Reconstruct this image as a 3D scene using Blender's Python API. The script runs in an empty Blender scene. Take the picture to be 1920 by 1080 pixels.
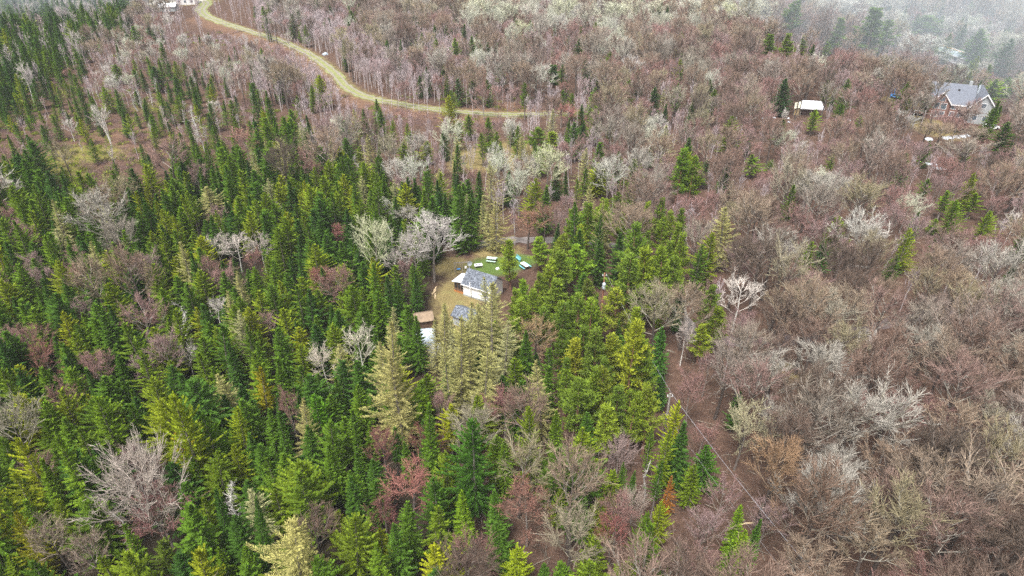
import bpy, math, random
import numpy as np
from mathutils import Vector, Matrix
R = math.radians
sc = bpy.context.scene
C = sc.collection

# ------------------------------------------------------------------ camera, sky, sun, exposure
H, PITCH, F = 65.0, R(32.0), 1280.0
cd = bpy.data.cameras.new("camera"); cam = bpy.data.objects.new("camera", cd); C.objects.link(cam)
cam.location = (0, 0, H); cam.rotation_euler = (R(90) - PITCH, 0, 0)
cd.sensor_width = 36; cd.lens = 24; cd.clip_start = 0.5; cd.clip_end = 8000
sc.camera = cam
SUN_EL, SUN_AZ = R(62), R(205)          # azimuth clockwise from +Y: behind the camera, a little to its left
w = bpy.data.worlds.new("World"); sc.world = w; w.use_nodes = True
nt = w.node_tree; nt.nodes.clear()
sky = nt.nodes.new("ShaderNodeTexSky"); sky.sky_type = 'NISHITA'; sky.sun_disc = False
sky.sun_elevation = SUN_EL; sky.sun_rotation = SUN_AZ
sky.air_density = 1.0; sky.dust_density = 6.0; sky.ozone_density = 0.6
hs = nt.nodes.new("ShaderNodeHueSaturation"); hs.inputs["Saturation"].default_value = 0.35
bg = nt.nodes.new("ShaderNodeBackground"); bg.inputs[1].default_value = 0.075
wo = nt.nodes.new("ShaderNodeOutputWorld")
nt.links.new(sky.outputs[0], hs.inputs["Color"]); nt.links.new(hs.outputs[0], bg.inputs[0]); nt.links.new(bg.outputs[0], wo.inputs[0])
sd = bpy.data.lights.new("sun", 'SUN'); sd.energy = 1.5; sd.angle = R(12); sd.color = (1, 0.975, 0.935)
sun = bpy.data.objects.new("sun", sd); C.objects.link(sun)
sun.rotation_euler = (R(90) - SUN_EL, 0, -SUN_AZ + math.pi)
sc.view_settings.view_transform = 'Standard'; sc.view_settings.look = 'None'
sc.view_settings.exposure = 1.64; sc.view_settings.gamma = 1.0
sc.cycles.max_bounces = 5; sc.cycles.diffuse_bounces = 3; sc.cycles.transmission_bounces = 2; sc.cycles.volume_bounces = 1
sc.cycles.use_denoising = False
sc.cycles.filter_width = 1.5

# ------------------------------------------------------------------ pixel <-> ground
SP, CP = math.sin(PITCH), math.cos(PITCH)
def hgt(x, y):
    return 0.7 * np.sin(x / 37.0 + 1.0) * np.cos(y / 41.0) + 0.35 * np.sin(x / 17.0 + y / 23.0)
def G(u, v, z=None):
    """ground point (or point at height z) under a pixel of the 1920x1080 photograph"""
    dx, dy = (u - 960) / F, (540 - v) / F
    d = (dx, CP + dy * SP, -SP + dy * CP)
    zz = 0.0 if z is None else z
    for _ in range(4):
        t = (H - zz) / -d[2]
        x, y = d[0] * t, d[1] * t
        if z is not None: break
        zz = float(hgt(x, y))
    return Vector((x, y, zz))
def PX(p):
    x, y, z = p[0], p[1], p[2] - H
    dep = y * CP - z * SP
    return 960 + F * x / dep, 540 - F * (y * SP + z * CP) / dep, dep

# ------------------------------------------------------------------ tagging and mesh helpers
def tag(o, label=None, cat=None, group=None, kind=None):
    if label: o["label"] = label
    if cat: o["category"] = cat
    if group: o["group"] = group
    if kind: o["kind"] = kind
    return o
def empty(name, loc, rz=0.0):
    o = bpy.data.objects.new(name, None); C.objects.link(o); o.location = loc; o.rotation_euler = (0, 0, rz)
    o.empty_display_size = 0.5
    return o
def np_mesh(name, verts, faces4=None, faces3=None):
    verts = np.asarray(verts, dtype=np.float32)
    f4 = np.zeros((0, 4), int) if faces4 is None or len(faces4) == 0 else np.asarray(faces4, int)
    f3 = np.zeros((0, 3), int) if faces3 is None or len(faces3) == 0 else np.asarray(faces3, int)
    me = bpy.data.meshes.new(name)
    me.vertices.add(len(verts)); me.vertices.foreach_set("co", verts.ravel())
    loops = np.concatenate([f4.ravel(), f3.ravel()]).astype(np.int32)
    me.loops.add(len(loops)); me.loops.foreach_set("vertex_index", loops)
    n4, n3 = len(f4), len(f3)
    starts = np.concatenate([np.arange(n4) * 4, n4 * 4 + np.arange(n3) * 3]).astype(np.int32)
    me.polygons.add(n4 + n3); me.polygons.foreach_set("loop_start", starts)
    me.update(calc_edges=True); me.validate()
    return me
class MB:
    def __init__(s): s.v = []; s.f = []
    def add(s, vs, fs):
        b = len(s.v); s.v += [tuple(v) for v in vs]; s.f += [tuple(i + b for i in f) for f in fs]; return s
    def box(s, x0, x1, y0, y1, z0, z1):
        return s.add([(x0,y0,z0),(x1,y0,z0),(x1,y1,z0),(x0,y1,z0),(x0,y0,z1),(x1,y0,z1),(x1,y1,z1),(x0,y1,z1)],
                     [(3,2,1,0),(4,5,6,7),(0,1,5,4),(1,2,6,5),(2,3,7,6),(3,0,4,7)])
    def bar(s, a, b, r, n=4, r2=None):
        a, b = Vector(a), Vector(b); r2 = r if r2 is None else r2
        d = (b - a).normalized(); u = d.cross(Vector((0, 0, 1)) if abs(d.z) < .9 else Vector((1, 0, 0))).normalized(); v = d.cross(u)
        vs = [a + (u * math.cos(k * 2 * math.pi / n + .78) + v * math.sin(k * 2 * math.pi / n + .78)) * r for k in range(n)]
        vs += [b + (u * math.cos(k * 2 * math.pi / n + .78) + v * math.sin(k * 2 * math.pi / n + .78)) * r2 for k in range(n)]
        return s.add(vs, [(k, (k + 1) % n, n + (k + 1) % n, n + k) for k in range(n)] + [tuple(range(n))[::-1], tuple(range(n, 2 * n))])
    def tube(s, pts, rr, n=6):
        """one continuous tapered tube"""
        pts = [Vector(p) for p in pts]; b = len(s.v); m = len(pts)
        for i, p in enumerate(pts):
            d = (pts[min(i + 1, m - 1)] - pts[max(i - 1, 0)]).normalized()
            u = d.cross(Vector((0.3, 1, 0.1)) if abs(d.z) > .7 else Vector((0, 0, 1))).normalized(); v = d.cross(u)
            r = rr[i] if hasattr(rr, '__len__') else rr
            s.v += [tuple(p + (u * math.cos(k * 2 * math.pi / n) + v * math.sin(k * 2 * math.pi / n)) * r) for k in range(n)]
        for i in range(m - 1):
            for k in range(n):
                s.f.append((b + i * n + k, b + i * n + (k + 1) % n, b + (i + 1) * n + (k + 1) % n, b + (i + 1) * n + k))
        s.f.append(tuple(b + k for k in range(n))[::-1]); s.f.append(tuple(b + (m - 1) * n + k for k in range(n)))
        return s
    def slab(s, quad, t):
        """a quad given as four points, thickened by t along its normal (downwards)"""
        q = [Vector(p) for p in quad]; n = (q[1] - q[0]).cross(q[3] - q[0]).normalized()
        if n.z < 0: n = -n
        lo = [p - n * t for p in q]
        return s.add(q + lo, [(0,1,2,3),(7,6,5,4),(0,4,5,1),(1,5,6,2),(2,6,7,3),(3,7,4,0)])
    def extrude(s, poly, ax, a, b):
        """polygon of (p, z) pairs extruded along axis ax ('x' or 'y') from a to b"""
        P = lambda p, z, k: (k, p, z) if ax == 'x' else (p, k, z)
        n = len(poly)
        return s.add([P(p, z, a) for p, z in poly] + [P(p, z, b) for p, z in poly],
                     [tuple(range(n)), tuple(range(n, 2 * n))[::-1]] + [(k, n + k, n + (k + 1) % n, (k + 1) % n) for k in range(n)])
    def mesh(s, name, m):
        me = bpy.data.meshes.new(name); me.from_pydata(s.v, [], s.f); me.update()
        import bmesh
        bm = bmesh.new(); bm.from_mesh(me); bmesh.ops.recalc_face_normals(bm, faces=bm.faces); bm.to_mesh(me); bm.free()
        if m: me.materials.append(m)
        return me
    def build(s, name, m, parent=None):
        o = bpy.data.objects.new(name, s.mesh(name, m)); C.objects.link(o)
        if parent: o.parent = parent
        return o

# ------------------------------------------------------------------ materials
def mat(name):
    m = bpy.data.materials.new(name); m.use_nodes = True
    n = m.node_tree; b = n.nodes["Principled BSDF"]
    return m, n, b
def ramp(n, stops):
    r = n.nodes.new("ShaderNodeValToRGB"); e = r.color_ramp.elements
    while len(e) < len(stops): e.new(0.5)
    for el, (p, c) in zip(e, stops): el.position = p; el.color = (*c, 1)
    return r
def noise(n, scale, detail=4, rough=0.6, coord="Object"):
    t = n.nodes.new("ShaderNodeTexCoord"); x = n.nodes.new("ShaderNodeTexNoise")
    x.inputs["Scale"].default_value = scale; x.inputs["Detail"].default_value = detail; x.inputs["Roughness"].default_value = rough
    n.links.new(t.outputs[coord], x.inputs["Vector"])
    return x
def plain(name, c, rough=0.7, scale=3.0, var=0.25, metal=0.0):
    m, n, b = mat(name)
    x = noise(n, scale)
    r = ramp(n, [(0.3, tuple(k * (1 - var) for k in c)), (0.7, tuple(min(1, k * (1 + var)) for k in c))])
    n.links.new(x.outputs[0], r.inputs[0]); n.links.new(r.outputs[0], b.inputs["Base Color"])
    b.inputs["Roughness"].default_value = rough; b.inputs["Metallic"].default_value = metal
    return m
def foliage(name, stops, isl=(0.6, 1.45), trans=0.25, rough=0.75, spec=0.2):
    """leaf/needle/twig material: hue by tree (object random), lightness by leaf (island random), both times the object's own colour"""
    m, n, b = mat(name)
    oi = n.nodes.new("ShaderNodeObjectInfo"); ge = n.nodes.new("ShaderNodeNewGeometry")
    rp = ramp(n, stops); n.links.new(oi.outputs["Random"], rp.inputs[0])
    mr = n.nodes.new("ShaderNodeMapRange"); mr.inputs["To Min"].default_value = isl[0]; mr.inputs["To Max"].default_value = isl[1]
    n.links.new(ge.outputs["Random Per Island"], mr.inputs["Value"])
    mx = n.nodes.new("ShaderNodeMix"); mx.data_type = 'RGBA'; mx.blend_type = 'MULTIPLY'; mx.inputs["Factor"].default_value = 1
    n.links.new(rp.outputs[0], mx.inputs["A"]); n.links.new(oi.outputs["Color"], mx.inputs["B"])
    vm = n.nodes.new("ShaderNodeVectorMath"); vm.operation = 'SCALE'
    n.links.new(mx.outputs["Result"], vm.inputs[0]); n.links.new(mr.outputs[0], vm.inputs["Scale"])
    n.links.new(vm.outputs[0], b.inputs["Base Color"])
    b.inputs["Roughness"].default_value = rough; b.inputs["Specular IOR Level"].default_value = spec
    if trans:
        tr = n.nodes.new("ShaderNodeBsdfTranslucent"); ms = n.nodes.new("ShaderNodeMixShader"); ms.inputs[0].default_value = trans
        out = [k for k in n.nodes if k.type == 'OUTPUT_MATERIAL'][0]
        n.links.new(vm.outputs[0], tr.inputs[0]); n.links.new(b.outputs[0], ms.inputs[1]); n.links.new(tr.outputs[0], ms.inputs[2])
        n.links.new(ms.outputs[0], out.inputs[0])
    return m
M = {}
M["fir"] = foliage("fir_needles", [(0, (.045, .115, .018)), (.4, (.08, .17, .016)), (.8, (.12, .22, .014)), (1, (.165, .26, .014))], (.65, 1.4))
M["spruce"] = foliage("spruce_needles", [(0, (.075, .155, .013)), (.4, (.14, .22, .013)), (.75, (.20, .27, .013)), (1, (.29, .32, .014))], (.65, 1.4))
M["pine"] = foliage("pine_needles", [(0, (.12, .19, .022)), (.4, (.185, .27, .022)), (.8, (.23, .31, .024)), (1, (.27, .33, .024))], (.55, 1.5))
M["larch"] = foliage("larch_buds", [(0, (.32, .305, .115)), (.5, (.37, .36, .13)), (1, (.35, .35, .17))], (.55, 1.5))
M["maple"] = foliage("bare_twigs", [(0, (.10, .078, .06)), (.18, (.20, .135, .105)), (.36, (.28, .21, .15)), (.52, (.27, .24, .20)), (.66, (.24, .155, .135)), (.82, (.27, .235, .14)), (.93, (.36, .335, .29)), (1, (.38, .355, .31))], (.5, 1.6), .0)
M["redmaple"] = foliage("red_bud_twigs", [(0, (.255, .14, .12)), (.5, (.285, .175, .16)), (1, (.27, .19, .185))], (.5, 1.6), .0)
M["aspen"] = foliage("catkin_twigs", [(0, (.45, .46, .38)), (.5, (.51, .52, .40)), (1, (.47, .45, .42))], (.6, 1.4), .0)
M["birchtwig"] = foliage("pale_twigs", [(0, (.50, .45, .40)), (1, (.62, .58, .54))], (.6, 1.3), .0)
M["sapling"] = foliage("sapling_twigs", [(0, (.36, .29, .30)), (.5, (.46, .40, .41)), (1, (.38, .27, .27))], (.6, 1.4), .0)
M["deadtwig"] = foliage("dead_twigs", [(0, (.42, .40, .37)), (1, (.55, .52, .48))], (.6, 1.3), .0)
M["rust"] = foliage("rust_needles", [(0, (.30, .12, .05)), (1, (.34, .16, .07))], (.5, 1.4), .1)
M["brush"] = foliage("brush_twigs", [(0, (.24, .16, .155)), (1, (.24, .16, .155))], (.45, 1.6), .0)
M["limb"] = foliage("lichen_limbs", [(0, (.17, .14, .12)), (.3, (.25, .215, .185)), (.6, (.34, .32, .28)), (1, (.27, .25, .19))], (.7, 1.3), 0)
M["bark"] = plain("dark_bark", (.085, .065, .055), .9, 6, .4)
M["barkgrey"] = plain("grey_bark", (.20, .17, .15), .9, 6, .4)
M["barkpale"] = plain("pale_bark", (.36, .34, .31), .9, 5, .3)
M["barkred"] = plain("red_bark", (.20, .10, .065), .9, 6, .4)
M["barksap"] = plain("sapling_bark", (.46, .41, .41), .8, 5, .2)
M["birchbark"] = plain("birch_bark", (.62, .60, .56), .8, 4, .3)

# ------------------------------------------------------------------ ground
PATH_PX = [(330,-14),(384,4),(378,18),(392,33),(450,53),(520,75),(580,102),(622,132),(650,162),(690,182),(760,197),(840,208),(920,214),(990,215),(1075,211)]
def catmull(pts, k=8):
    out = []
    for i in range(len(pts) - 1):
        p0, p1, p2, p3 = pts[max(i - 1, 0)], pts[i], pts[i + 1], pts[min(i + 2, len(pts) - 1)]
        for j in range(k):
            t = j / k
            out.append(tuple(.5 * ((2 * b) + (-a + c) * t + (2 * a - 5 * b + 4 * c - d) * t * t + (-a + 3 * b - 3 * c + d) * t ** 3) for a, b, c, d in zip(p0, p1, p2, p3)))
    out.append(tuple(pts[-1])); return out
PATH = [(p.x, p.y) for p in (G(*q) for q in PATH_PX)]
PATH = catmull(PATH, 8)
def dist_poly(X, Y, poly):
    d = np.full(np.shape(X), 1e9)
    for (ax, ay), (bx, by) in zip(poly[:-1], poly[1:]):
        L2 = (bx - ax) ** 2 + (by - ay) ** 2 + 1e-9
        t = np.clip(((X - ax) * (bx - ax) + (Y - ay) * (by - ay)) / L2, 0, 1)
        d = np.minimum(d, np.hypot(X - ax - t * (bx - ax), Y - ay - t * (by - ay)))
    return d
def axis(lo, hi, step, far):
    mid = np.arange(lo, hi + .1, step); g = [step]
    while sum(g) < far: g.append(g[-1] * 1.5)
    c = np.cumsum(g)
    return np.concatenate([(lo - c)[::-1], mid, hi + c])
gx, gy = axis(-340, 340, 1.7, 3500), axis(20, 470, 1.7, 3500)
XX, YY = np.meshgrid(gx, gy); ZZ = hgt(XX, YY)
nx, ny = len(gx), len(gy)
idx = np.arange(nx * ny).reshape(ny, nx)
f4 = np.stack([idx[:-1, :-1], idx[:-1, 1:], idx[1:, 1:], idx[1:, :-1]], -1).reshape(-1, 4)
gm = np_mesh("ground", np.stack([XX, YY, ZZ], -1).reshape(-1, 3), f4)
def blob(u, v, ru, rv):
    """soft patch: 1 inside an ellipse given in photo pixels about a ground point"""
    c = G(u, v); a = abs(G(u + ru, v).x - c.x); b = abs(G(u, v - rv).y - G(u, v + rv).y) / 2
    return np.clip(1.6 - 1.4 * np.hypot((XX - c.x) / a, (YY - c.y) / b), 0, 1)
lawn = np.maximum.reduce([blob(925, 500, 75, 26), blob(970, 490, 60, 20), 0.45 * blob(850, 560, 60, 50), 0.6 * np.clip(1.3 - dist_poly(XX, YY, PATH) / 5, 0, 1)])
dry = np.maximum.reduce([blob(860, 555, 70, 48), blob(850, 500, 60, 25), blob(850, 600, 60, 50), blob(930, 470, 70, 22), blob(1740, 235, 60, 36), blob(1690, 190, 45, 14),
                         blob(880, 300, 60, 40), blob(960, 290, 80, 40), 0.75 * np.clip(1.3 - dist_poly(XX, YY, PATH) / 6, 0, 1), blob(340, 5, 90, 9)])
moss = np.maximum.reduce([blob(150, 290, 120, 26), blob(80, 330, 120, 30), 0.8 * blob(300, 200, 80, 18), 0.7 * blob(560, 250, 60, 25), 0.6 * blob(1700, 500, 60, 40), .6 * blob(1480, 700, 60, 40), .55 * blob(1750, 860, 90, 50), .6 * blob(1580, 430, 60, 30), .5 * blob(1850, 1000, 80, 60)])
dirt = np.maximum.reduce([0.8 * np.clip(1.4 - dist_poly(XX + 4, YY + 2, PATH[24:100]) / 9, 0, 1), blob(840, 590, 25, 35), 0.9 * blob(950, 205, 110, 22), 0.7 * blob(230, 270, 200, 60)])
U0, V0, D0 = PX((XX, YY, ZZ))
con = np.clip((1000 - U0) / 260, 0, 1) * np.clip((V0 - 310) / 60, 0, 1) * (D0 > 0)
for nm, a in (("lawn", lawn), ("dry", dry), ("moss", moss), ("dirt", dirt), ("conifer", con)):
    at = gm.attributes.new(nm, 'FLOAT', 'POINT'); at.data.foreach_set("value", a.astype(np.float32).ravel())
m, n, b = mat("forest_floor")
big = noise(n, .05, 5); mid = noise(n, .6, 6, .7); fine = noise(n, 4.0, 6, .75)
base = ramp(n, [(.25, (.03, .019, .015)), (.42, (.07, .042, .032)), (.55, (.115, .070, .050)), (.68, (.19, .125, .09)), (.85, (.28, .21, .155))])
ad = n.nodes.new("ShaderNodeMath"); ad.operation = 'MULTIPLY_ADD'; ad.inputs[1].default_value = .55; n.links.new(fine.outputs[0], ad.inputs[0])
a2 = n.nodes.new("ShaderNodeMath"); a2.operation = 'MULTIPLY'; a2.inputs[1].default_value = .45; n.links.new(mid.outputs[0], a2.inputs[0]); n.links.new(a2.outputs[0], ad.inputs[2])
n.links.new(ad.outputs[0], base.inputs[0])
col = base.outputs[0]
def layer(col, attr, stops, amt):
    a = n.nodes.new("ShaderNodeAttribute"); a.attribute_name = attr
    r = ramp(n, stops); n.links.new(ad.outputs[0], r.inputs[0])
    k = n.nodes.new("ShaderNodeMath"); k.operation = 'MULTIPLY_ADD'; k.inputs[1].default_value = 2.4; k.inputs[2].default_value = -1.1; k.use_clamp = True
    s = n.nodes.new("ShaderNodeMath"); s.operation = 'ADD'; n.links.new(a.outputs["Fac"], s.inputs[0])
    q = n.nodes.new("ShaderNodeMath"); q.operation = 'MULTIPLY_ADD'; q.inputs[1].default_value = .8; q.inputs[2].default_value = -.4; n.links.new(mid.outputs[0], q.inputs[0]); n.links.new(q.outputs[0], s.inputs[1])
    n.links.new(s.outputs[0], k.inputs[0])
    k2 = n.nodes.new("ShaderNodeMath"); k2.operation = 'MULTIPLY'; k2.inputs[1].default_value = amt; n.links.new(k.outputs[0], k2.inputs[0])
    x = n.nodes.new("ShaderNodeMix"); x.data_type = 'RGBA'; n.links.new(k2.outputs[0], x.inputs["Factor"]); n.links.new(col, x.inputs["A"]); n.links.new(r.outputs[0], x.inputs["B"])
    return x.outputs["Result"]
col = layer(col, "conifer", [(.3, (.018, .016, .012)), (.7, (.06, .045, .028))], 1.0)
col = layer(col, "dirt", [(.3, (.11, .06, .038)), (.55, (.21, .125, .08)), (.8, (.30, .21, .14))], .8)
col = layer(col, "dry", [(.3, (.14, .11, .045)), (.55, (.25, .20, .085)), (.8, (.34, .29, .15))], .9)
col = layer(col, "moss", [(.3, (.10, .10, .03)), (.55, (.20, .20, .035)), (.8, (.29, .28, .08))], .7)
col = layer(col, "lawn", [(.3, (.055, .105, .022)), (.55, (.10, .165, .035)), (.8, (.20, .22, .08))], .9)
n.links.new(col, b.inputs["Base Color"]); b.inputs["Roughness"].default_value = .95; b.inputs["Specular IOR Level"].default_value = .1
bp = n.nodes.new("ShaderNodeBump"); bp.inputs["Strength"].default_value = .8; bp.inputs["Distance"].default_value = .3
n.links.new(ad.outputs[0], bp.inputs["Height"]); n.links.new(bp.outputs[0], b.inputs["Normal"])
gm.materials.append(m)
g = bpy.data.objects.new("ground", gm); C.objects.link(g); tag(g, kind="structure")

def strip(name, pts, width, m, lift=.05, jit=0.0, seed=1, off=0.0):
    rng = random.Random(seed); vs = []; K = 6
    for i, p in enumerate(pts):
        a, c = pts[max(i - 1, 0)], pts[min(i + 1, len(pts) - 1)]
        d = Vector((c[0] - a[0], c[1] - a[1])).normalized(); nrm = Vector((-d.y, d.x))
        wd = width(i / (len(pts) - 1)) if callable(width) else width
        for k in range(K + 1):
            s = (k / K - .5) * wd + off
            if k in (0, K): s += rng.uniform(-jit, jit)
            x, y = p[0] + nrm.x * s, p[1] + nrm.y * s
            vs.append((x, y, float(hgt(x, y)) + lift))
    fs = [(i * (K + 1) + k, i * (K + 1) + k + 1, (i + 1) * (K + 1) + k + 1, (i + 1) * (K + 1) + k) for i in range(len(pts) - 1) for k in range(K)]
    o = MB().add(vs, fs).build(name, m); return o
def road_mat(name, stops, scale):
    m, n, b = mat(name); x = noise(n, scale, 6, .7); r = ramp(n, stops)
    n.links.new(x.outputs[0], r.inputs[0]); n.links.new(r.outputs[0], b.inputs["Base Color"]); b.inputs["Roughness"].default_value = .95
    return m
M["grassroad"] = road_mat("grassy_track", [(.3, (.13, .165, .045)), (.5, (.21, .225, .08)), (.7, (.28, .26, .15))], .5)
M["rut"] = road_mat("sandy_rut", [(.3, (.20, .18, .14)), (.7, (.28, .255, .205))], 1.0)
M["gravel"] = road_mat("pale_gravel", [(.3, (.38, .36, .31)), (.7, (.55, .52, .44))], .6)
M["asphalt"] = road_mat("old_asphalt", [(.3, (.075, .075, .085)), (.7, (.13, .13, .145))], .8)
M["line_white"] = plain("white_paint", (.75, .75, .75), .7, 2, .1)
M["line_yellow"] = plain("yellow_paint", (.75, .45, .08), .7, 2, .1)
tag(strip("track", PATH, lambda t: 8 - 13 * t if t < .3 else 3.6, M["grassroad"], .05, .9), kind="structure")
for o_ in (-1.1, 1.1):
    tag(strip("track_rut", PATH, lambda t: .8 + .8 * max(0, .5 - t), M["rut"], .06, .25, 3, o_), kind="structure")
yard = [(p.x, p.y) for p in (G(285, 4), G(330, 2), G(385, 1))]
tag(strip("yard", catmull(yard, 6), 16, M["gravel"], .055, 1.5), kind="structure")
back = catmull([(p.x, p.y) for p in (G(890, 462), G(940, 452), G(1010, 450), G(1075, 452), G(1150, 462), G(1215, 500), G(1265, 570), G(1300, 640))], 6)
M["track"] = road_mat("grey_gravel", [(.3, (.12, .105, .10)), (.7, (.24, .21, .20))], .8)
M["lane"] = road_mat("dark_lane", [(.3, (.07, .052, .05)), (.5, (.105, .08, .078)), (.7, (.15, .10, .08))], .5)
tag(strip("driveway", back, 2.6, M["track"], .05, .4), kind="structure")
lane = catmull([(p.x, p.y) for p in (G(1300, 640), G(1440, 640), G(1550, 632), G(1640, 614), G(1750, 588), G(1870, 552), G(2000, 520))], 6)
tag(strip("lane", lane, 2.4, M["lane"], .056, .6), kind="structure")

# ------------------------------------------------------------------ buildings and objects
LAND = []                                   # landmarks used in the labels: (phrase, u, v)
def land(phrase, u, v): LAND.append((phrase, u, v))
KEEP = []                                   # (x, y, radius) where no wild tree grows
M["white"] = plain("white_siding", (.78, .78, .78), .6, 1.5, .08)
M["trimwhite"] = plain("white_trim", (.85, .85, .86), .5, 3, .05)
M["metalroof"] = plain("pale_metal_roof", (.74, .77, .82), .4, .8, .10)
M["brownwood"] = plain("brown_boards", (.13, .075, .05), .8, 4, .4)
M["orangewood"] = plain("orange_beam", (.42, .17, .05), .7, 4, .25)
M["dark"] = plain("dark_opening", (.02, .02, .025), .4, 2, .2)
M["glass"] = plain("window_glass", (.10, .13, .16), .08, 1, .2)
M["brick"] = plain("brick_red_wall", (.20, .105, .085), .85, 5, .3)
M["greyside"] = plain("grey_siding", (.34, .36, .37), .8, 3, .1)
M["mint"] = plain("mint_paint", (.46, .60, .54), .6, 3, .15)
M["teal"] = plain("teal_paint", (.16, .42, .46), .6, 3, .15)
M["blue"] = plain("blue_plastic", (.06, .30, .72), .5, 3, .1)
M["pole"] = plain("brown_pole", (.30, .13, .085), .85, 3, .3)
M["palepole"] = plain("weathered_pole", (.28, .25, .23), .85, 3, .2)
M["steel"] = plain("galvanised_steel", (.60, .66, .72), .4, 4, .1, .3)
M["tarp"] = plain("pale_blue_tarp", (.46, .53, .60), .6, .9, .18)
M["tent"] = plain("grey_tarp", (.42, .41, .40), .8, .8, .25)
M["tanroof"] = plain("tan_board_roof", (.25, .18, .12), .8, 2, .3)
M["log"] = plain("cut_log", (.55, .42, .26), .8, 5, .3)
M["rubber"] = plain("black_rubber", (.02, .02, .02), .8, 3, .2)
M["snow"] = plain("old_snow", (.50, .53, .58), .8, 1.2, .08)
M["wire"] = plain("aluminium_wire", (.40, .40, .43), .4, 1, .05, .2)
m, n, b = mat("mottled_shingles")
vt = n.nodes.new("ShaderNodeTexVoronoi"); vt.inputs["Scale"].default_value = 6.5; tcx = n.nodes.new("ShaderNodeTexCoord"); n.links.new(tcx.outputs["Object"], vt.inputs["Vector"])
sp = n.nodes.new("ShaderNodeSeparateColor"); n.links.new(vt.outputs["Color"], sp.inputs[0])
rr = ramp(n, [(.0, (.045, .05, .065)), (.5, (.10, .115, .14)), (1, (.22, .245, .29))]); n.links.new(sp.outputs[0], rr.inputs[0]); n.links.new(rr.outputs[0], b.inputs["Base Color"])
b.inputs["Roughness"].default_value = .9; M["shingle"] = m
M["slate"] = plain("grey_shingles", (.15, .165, .20), .9, 2.5, .2)

def gable_block(x0, x1, y0, y1, ze, zr, ax):
    """walls of a gabled block as one solid (ridge along ax)"""
    if ax == 'x': ym = (y0 + y1) / 2; return MB().extrude([(y0, 0), (y1, 0), (y1, ze), (ym, zr), (y0, ze)], 'x', x0, x1)
    xm = (x0 + x1) / 2; return MB().extrude([(x0, 0), (x1, 0), (x1, ze), (xm, zr), (x0, ze)], 'y', y0, y1)
def gable_roof(x0, x1, y0, y1, ze, zr, ax, over=.3, t=.12):
    """one folded roof sheet, eaves and verges overhanging"""
    if ax == 'x': p0, p1, a, c = y0, y1, x0 - over, x1 + over
    else: p0, p1, a, c = x0, x1, y0 - over, y1 + over
    pm = (p0 + p1) / 2; sl = (zr - ze) / (pm - p0); lo = ze - sl * over
    q = .012
    prof = [(p0 - over, lo + q), (pm, zr + q), (p1 + over, lo + q), (p1 + over, lo + t + q), (pm, zr + t * 1.25 + q), (p0 - over, lo + t + q)]
    return MB().extrude(prof, ax, a, c)
def window(par, x, z, w_, h_, y, depth=.06, name="window"):
    """window on a wall facing -y: frame and glass"""
    f = MB()
    f.add([(x-w_/2, y-depth, z), (x+w_/2, y-depth, z), (x+w_/2, y-depth, z+h_), (x-w_/2, y-depth, z+h_),
           (x-w_/2+.1, y-depth, z+.1), (x+w_/2-.1, y-depth, z+.1), (x+w_/2-.1, y-depth, z+h_-.1), (x-w_/2+.1, y-depth, z+h_-.1),
           (x-w_/2, y+.01, z), (x+w_/2, y+.01, z), (x+w_/2, y+.01, z+h_), (x-w_/2, y+.01, z+h_)],
          [(0,1,5,4),(1,2,6,5),(2,3,7,6),(3,0,4,7),(0,8,9,1),(1,9,10,2),(2,10,11,3),(3,11,8,0)])
    fo = f.build(name, M["trimwhite"], par)
    MB().box(x-w_/2+.09, x+w_/2-.09, y-depth+.02, y-.004, z+.09, z+h_-.09).build("pane", M["glass"], fo)
    return fo

def make_cabin():
    o = G(869, 553)
    t = empty("cabin", o, R(-30)); tag(t, "small white cabin with grey shingle roof in the forest clearing", "cabin")
    L_, D_ = 5.6, 4.3
    gable_block(0, L_, 0, D_, 2.5, 4.3, 'x').build("wall", M["white"], t)
    rf = gable_roof(0, L_, 0, D_, 2.5, 4.3, 'x', .28).build("roof", M["shingle"], t)
    MB().box(-.03, L_ + .03, -.05, -.004, 0, .28).build("skirting", M["greyside"], t)
    MB().box(-.3, L_ + .3, -.34, -.29, 2.22, 2.42).build("fascia", M["trimwhite"], t)
    window(t, 4.5, 1.0, 1.2, 1.1, 0)
    MB().tube([(1.75, -.42, .5), (1.75, -.42, 3.4)], .075, 8).build("vent_pipe", M["trimwhite"], t)
    # screened porch on the gable end
    MB().box(-2.1, -.02, .25, 3.0, .35, 2.05).build("porch_wall", M["brownwood"], t)
    MB().box(-2.16, -.03, .19, 3.05, 0, .34).build("porch_base", M["orangewood"], t)
    MB().slab([(-2.45, .0, 2.12), (-.31, .0, 2.5), (-.31, 3.3, 2.5), (-2.45, 3.3, 2.12)], .07).build("porch_roof", M["metalroof"], t)
    for k in range(3): MB().box(-1.95 + k * .66, -1.45 + k * .66, .22, .249, .9, 1.85).build("porch_screen", M["dark"], t)
    KEEP.append((o.x + 2.5, o.y + .5, 6.5)); land("white cabin", 895, 535)
make_cabin()

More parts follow.
